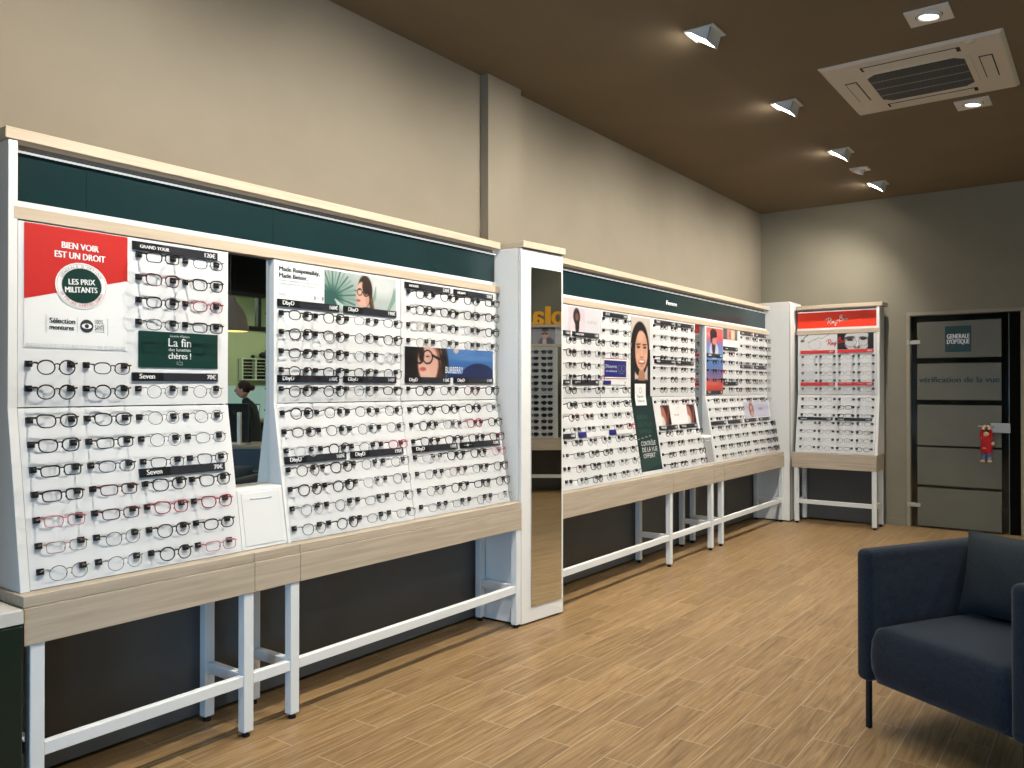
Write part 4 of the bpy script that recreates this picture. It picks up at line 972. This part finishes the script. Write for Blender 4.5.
W_, D_ = .74, .70
def chb(name, x0,x1,y0,y1,z0,z1, m, bev, seg=5, parent=None, puff=0):
    """rounded upholstery block, optionally puffed"""
    bm_ = MB(); n = 6
    bm_.box(x0,x1,y0,y1,z0,z1,m); o = bm_.obj(name, parent or ch, bev, seg)
    for p in o.data.polygons: p.use_smooth = True
    return o
chb('armrest', 0, .075, 0, D_, .20, .74, M_fab, .028)
chb('armrest', W_-.075, W_, 0, D_, .20, .74, M_fab, .028)
chb('backrest', .076, W_-.076, D_-.11, D_, .20, .74, M_fab, .028)
chb('base', .077, W_-.077, .03, D_-.111, .20, .30, M_fab, .012)
# seat cushion with a gently domed top
def cushion(name, x0,x1,y0,y1,z0,z1, dome, m, bev=.03, T=None):
    n = 14; vs = []; fs = []
    def edge(t): return min(1, min(t, 1-t)/.07)
    idx = {}
    for side in (1, 0):
        for j in range(n+1):
            for i in range(n+1):
                u, v = i/n, j/n; e = math.sin(edge(u)*math.pi/2)*math.sin(edge(v)*math.pi/2)
                zt = z1-bev*(1-e)+dome*math.sin(math.pi*u)*math.sin(math.pi*v); zb = z0+bev*(1-e)-dome*.0
                ins = bev*.0
                idx[(side,i,j)] = len(vs); vs.append((x0+(x1-x0)*u, y0+(y1-y0)*v, zt if side else zb))
    for j in range(n):
        for i in range(n):
            a = [idx[(1,i,j)],idx[(1,i+1,j)],idx[(1,i+1,j+1)],idx[(1,i,j+1)]]; fs.append(tuple(a))
            a = [idx[(0,i,j)],idx[(0,i,j+1)],idx[(0,i+1,j+1)],idx[(0,i+1,j)]]; fs.append(tuple(a))
    for k in range(n):
        fs += [(idx[(0,k,0)],idx[(0,k+1,0)],idx[(1,k+1,0)],idx[(1,k,0)]), (idx[(0,k+1,n)],idx[(0,k,n)],idx[(1,k,n)],idx[(1,k+1,n)]),
               (idx[(0,0,k+1)],idx[(0,0,k)],idx[(1,0,k)],idx[(1,0,k+1)]), (idx[(0,n,k)],idx[(0,n,k+1)],idx[(1,n,k+1)],idx[(1,n,k)])]
    b_ = MB(); b_.add(vs, fs, m, T, True); o = b_.obj(name, ch)
    s_ = o.modifiers.new('sub','SUBSURF'); s_.levels = 1; s_.render_levels = 1
    return o
cushion('seat_cushion', .078, W_-.078, -.012, D_-.112, .205, .440, .014, M_fab, .010)
T = Matrix.Translation((.37,.50,.455)) @ Matrix.Rotation(R(9),4,'Z') @ Matrix.Rotation(R(-14),4,'X')
def pillow():
    n = 16; vs = []; fs = []; hw, hh, th = .255, .175, .085
    for side in (1,-1):
        for j in range(n+1):
            for i in range(n+1):
                u, v = 2*i/n-1, 2*j/n-1; k = max(0,(1-abs(u)**2.6)*(1-abs(v)**2.6))**.45
                x = u*hw*(1-.05*(1-v*v)); z = v*hh*(1-.06*(1-u*u)); vs.append((x, side*th*k+.004*math.sin(9*u+5*v)*k, z+hh))
    N = (n+1)**2
    for s_ in (0,1):
        for j in range(n):
            for i in range(n):
                a = s_*N+j*(n+1)+i; q_ = (a, a+1, a+n+2, a+n+1); fs.append(q_ if s_ else q_[::-1])
    b_ = MB(); b_.add(vs, fs, M_fabp, T, True); return b_.obj('pillow')
p = pillow(); p.matrix_world = ch.matrix_world
p.location = ch.location; p.rotation_euler = ch.rotation_euler
tag(p, 'dark grey-green cushion leaning against the back of the armchair', 'cushion')
M_leg = mat('dark_metal_leg', (34,38,46), .4, metal=.5)
for x, y in ((.032,.045),(W_-.045,.055),(.045,D_-.05),(W_-.045,D_-.05)):
    f = MB(); f.box(x-.010, x+.010, y-.010, y+.010, 0, .203, M_leg); f.obj('leg', ch, .004, 2)
tag(ch, 'dark blue fabric armchair on thin metal legs at the lower right', 'armchair')

# ------------------------------------------------------------------ office corner seen in the narrow mirror
pl = empty('pendant_lamp', (1.0,4.82,1.96))
f = MB(); f.lathe([(.176,0),(.172,.06),(.155,.14),(.12,.22),(.075,.275),(.055,.30),(.05,.345),(0,.347)], mat('grey_lamp_metal', (118,114,108), .5), 32); f.obj('lamp_shade', pl)
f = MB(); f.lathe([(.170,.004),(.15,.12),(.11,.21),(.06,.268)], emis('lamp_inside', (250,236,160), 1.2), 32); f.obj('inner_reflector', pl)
f = MB(); f.tube([(0,0,.34),(0,0,ZC-1.96-.001)], .006, M_black, 6); f.obj('cord', pl)
f = MB(); f.ball((0,0,.16), .04, M_lampglow, 12); f.obj('bulb', pl)
add_light('POINT', 'pendant_light', (1.0,4.82,2.05), 20, (1,.9,.7)).data.shadow_soft_size = .05
tag(pl, 'grey bell-shaped pendant lamp seen in the narrow mirror', 'lamp')
# pigeonhole cabinet on the right wall
pc = empty('pigeonhole_cabinet', (3.45,7.1,1.53))
M_offw = mat('office_cream', (196,206,168), .6)
f = MB(); y0 = -.36; n = 4; cw = .215; x0 = .06; x1 = .145
f.box(x1-.01, x1, y0, y0+n*cw+.02, 0, .27, M_black)
for k in range(n+1): f.box(x0, x1-.01, y0+k*cw, y0+k*cw+.02, 0, .27, M_offw)
f.box(x0, x1, y0, y0+n*cw+.02, .27, .285, M_offw); f.box(x0, x1, y0, y0+n*cw+.02, -.015, 0, M_offw); f.obj('body', pc)
for k in range(1,6):
    f = MB(); f.box(x0+.005, x1-.01, y0+.02, y0+n*cw, k*.045, k*.045+.008, M_offw); f.obj('shelf', pc)
tag(pc, 'cream wall cabinet of black pigeonholes, seen in the narrow mirror', 'cabinet')
for y, s in ((6.92,.035),(7.10,.075),(7.28,.075)):
    f = MB(); f.ball((0,0,s*.62), (s*.8,s,s*.62), M_black, 14); o = f.obj('storage_bowl'); o.location = (3.52,y,1.816)
    tag(o, {6.92:'tiny dark object on the pigeonhole cabinet',7.10:'round black object in the middle on the pigeonhole cabinet',7.28:'round black object at the right on the pigeonhole cabinet'}[y], 'bowl')
f = MB(); f.box(XR-.03, XR-.0005, 6.3, 7.6, .95, 1.44, mat('pale_cyan_patch', (190,226,222), .5)); tag(f.obj('cyan_lit_patch', None, .003), 'pale cyan panel for the lit patch on the office wall, seen in the narrow mirror', 'board')  # cyan colour stands in for a lit patch on the office wall
# desk along the customer side
dk = empty('office_desk', (1.35,5.2,0)); dk.rotation_euler = (0,0,R(-36))
f = MB(); f.box(-.75,.85,-.35,.35,.795,.825, mat('desk_top', (126,118,98), .4)); f.obj('desk_top', dk, .003, 1)
f = MB(); f.box(-.72,.82,-.30,-.28,.03,.795, M_black); f.obj('front_panel', dk)
for x in (-.72,.80):
    f = MB(); f.box(x,x+.02,-.3,.3,0,.795, M_black); f.obj('side_panel', dk)
tag(dk, 'office desk with a black front panel, seen in the narrow mirror', 'desk')
TD = Matrix.Translation((1.35,5.2,0)) @ Matrix.Rotation(R(-36),4,'Z')
mn = empty('computer_monitor'); mn.matrix_world = TD @ Matrix.Translation((0.02,-.05,.826)) @ Matrix.Rotation(R(25),4,'Z')
f = MB(); f.box(-.16,.22,-.02,.02,.02,.42, M_black); f.obj('screen_back', mn, .006, 2)
f = MB(); f.box(-.075,-.035,-.055,-.022,.01,.33, M_white2); f.box(-.13,.03,-.10,.06,0,.012, M_white2); f.obj('stand', mn, .003, 1)
f = MB(FLAT(-.0205)); f.mapf = lambda x, z, off=0: (x, -.0205-off, z); f.disc(.03,.33,.02,.02, M_seam, .001, r_in=.85); f.obj('badge', mn)
tag(mn, 'black computer monitor seen from behind in the narrow mirror', 'monitor')
f = MB(); f.lathe([(0,0),(.03,0),(.035,.02),(.012,.05),(.012,.085),(.0,.09)], M_white2, 14); o = f.obj('desk_bottle'); o.matrix_world = TD @ Matrix.Translation((.14,-.2,.826)); tag(o, 'small pale bottle on the office desk, seen in the narrow mirror', 'bottle')
f = MB(); f.box(-.1,.1,-.07,.07,0,.012, M_wink); o = f.obj('paper_stack', None, .002); o.matrix_world = TD @ Matrix.Translation((.33,-.15,.826)); tag(o, 'white papers on the office desk, seen in the narrow mirror', 'paper')
f = MB(); f.box(-.02,.02,-.14,.14,.0,.2, M_black, Matrix.Rotation(-.2,4,'Y')); f.box(-.0215,-.0205,-.13,.13,.01,.19, mat('lit_screen', (200,230,235), .4, emit=.6), Matrix.Rotation(-.2,4,'Y'))
o = f.obj('tablet_screen', None, .003); o.location = (3.2,6.62,1.0); tag(o, 'small lit screen on the back counter, seen in the narrow mirror', 'screen')
bc = empty('back_counter', (3.3,6.9,0))
f = MB(); f.box(-.32,.26,-.9,.9,.96,.99, mat('desk_top')); f.obj('worktop', bc)
f = MB(); f.box(-.28,.26,-.88,.88,0,.96, M_black); f.obj('body', bc); tag(bc, 'dark back counter along the office wall, seen in the narrow mirror', 'counter')

# seated person at the office desk: one skinned body
def person():
    J = {'pel':(0,0,.82),'sp':(.0,-.01,.96),'chest':(0,-.05,1.12),'neck':(0,-.09,1.25),'nk2':(0,-.115,1.30),
         'shl':(-.16,-.06,1.20),'ell':(-.21,-.13,1.0),'wrl':(-.13,-.33,.93),'shr':(.16,-.06,1.20),'elr':(.21,-.13,1.0),'wrr':(.13,-.33,.93),
         'hl':(-.09,0,.78),'kl':(-.10,-.03,.42),'al':(-.10,.02,.09),'tl':(-.11,-.12,.035),'hr':(.09,0,.78),'kr':(.10,-.03,.42),'ar':(.10,.02,.09),'tr':(.11,-.12,.035)}
    Rr = {'pel':.125,'sp':.11,'chest':.125,'neck':.05,'nk2':.042,'shl':.055,'ell':.04,'wrl':.026,'shr':.055,'elr':.04,'wrr':.026,'hl':.085,'kl':.055,'al':.036,'tl':.032,'hr':.085,'kr':.055,'ar':.036,'tr':.032}
    E_ = [('pel','sp'),('sp','chest'),('chest','neck'),('neck','nk2'),('chest','shl'),('shl','ell'),('ell','wrl'),('chest','shr'),('shr','elr'),('elr','wrr'),('pel','hl'),('hl','kl'),('kl','al'),('al','tl'),('pel','hr'),('hr','kr'),('kr','ar'),('ar','tr')]
    ks = list(J)
    for s, w in ((-1,'wrl'),(1,'wrr')):     # fingers
        wx, wy, wz = J[w]
        for k in range(5):
            a = 'f%d%s' % (k, w); J[a] = (wx+(.018*(k-2) if k else s*-.045), wy-(.10 if k else .05), wz-.005); Rr[a] = .009; ks.append(a); E_.append((w, a))
    me = bpy.data.meshes.new('person_body'); me.from_pydata([J[k] for k in ks], [(ks.index(a), ks.index(b)) for a, b in E_], [])
    o = bpy.data.objects.new('body', me); COL.objects.link(o)
    sk = o.modifiers.new('skin','SKIN'); sk.use_smooth_shade = True
    for i, k in enumerate(ks): me.skin_vertices[0].data[i].radius = (Rr[k], Rr[k]*(.75 if k in ('pel','sp','chest') else 1))
    me.skin_vertices[0].data[0].use_root = True
    o.modifiers.new('sub','SUBSURF').levels = 1
    me.materials.append(noisy(mat('dark_green_jumper', (22,34,32), .9), 40, .1)); return o
pr = empty('person'); pr.matrix_world = Matrix.Translation((1.84,5.72,0)) @ Matrix.Rotation(R(48),4,'Z')
b = person(); b.parent = pr
M_face = noisy(mat('face_skin', (206,156,130), .6), 8, .03)
f = MB(); q = (0,-.135,1.385)
f.ball(q, (.062,.076,.092), M_face, 20); f.ball((0,-.212,1.378), (.010,.015,.017), M_face, 8)
for s in (-1,1):
    f.ball((s*.024,-.200,1.398), (.009,.007,.006), M_wink, 8); f.ball((s*.024,-.206,1.398), (.004,.004,.004), M_black, 6); f.ball((s*.062,-.13,1.385), (.008,.015,.023), M_face, 8)
f.tube([(-.018,-.200,1.345),(0,-.206,1.343),(.018,-.200,1.345)], .004, mat('lips', (170,90,84), .5), 5); f.obj('head', pr)
f = MB(); f.ball((0,-.118,1.412), (.070,.076,.086), M_hair, 18); f.ball((0,-.032,1.41), (.036,.036,.036), M_hair, 12); f.obj('hair', pr)
tag(pr, 'dark-clothed person with hair in a bun behind the monitor, in the narrow mirror', 'person')
# ------------------------------------------------------------------ light
add_light('AREA', 'office_ceiling_panel', (4.6,6.0,2.90), 300, (.92,1,.86), (4.6,6.0,0), 1.0, size_y=3.0)
add_light('SPOT', 'office_wall_fill', (2.3,6.3,ZC-.05), 260, (.9,1,.85), (3.5,6.9,1.3), .05, .8, 75)  # added lamp without a fitting, brightens the lower office wall only
w = bpy.data.worlds.new('daylight'); SC.world = w; w.use_nodes = True
bg = w.node_tree.nodes['Background']; bg.inputs['Color'].default_value = (.34,.60,1.0,1); bg.inputs['Strength'].default_value = 38
for a, b_ in wx:
    l = add_light('AREA', 'window_portal', ((a+b_)/2, YF-.12, 1.0), 1, (1,1,1), ((a+b_)/2, 0, 1.0), b_-a, size_y=1.8); l.data.cycles.is_portal = True

# ------------------------------------------------------------------ camera
fpx, th, pi_ = 818., .6340, .0056
Fv = Vector((-math.sin(th)*math.cos(pi_), math.cos(th)*math.cos(pi_), math.sin(pi_))); Rv = Vector((math.cos(th), math.sin(th), 0)); Uv = Rv.cross(Fv)
cam = bpy.data.cameras.new('camera'); co = bpy.data.objects.new('camera', cam); COL.objects.link(co)
cam.sensor_width = 36; cam.lens = fpx/1024*36; cam.clip_start = .05
M = Matrix((Rv, Uv, -Fv)).transposed().to_4x4(); M.translation = (0,0,1.4); co.matrix_world = M
SC.camera = co
SC.view_settings.view_transform = 'Standard'; SC.view_settings.look = 'None'; SC.view_settings.gamma = 1; SC.view_settings.use_curve_mapping = False
SC.view_settings.exposure = -1.15
c = SC.cycles; c.max_bounces = 10; c.diffuse_bounces = 4; c.glossy_bounces = 5; c.transmission_bounces = 6; c.transparent_max_bounces = 24
c.caustics_reflective = False; c.caustics_refractive = False; c.sample_clamp_indirect = 5; c.use_denoising = True
try: c.denoiser = 'OPENIMAGEDENOISE'
except Exception: pass
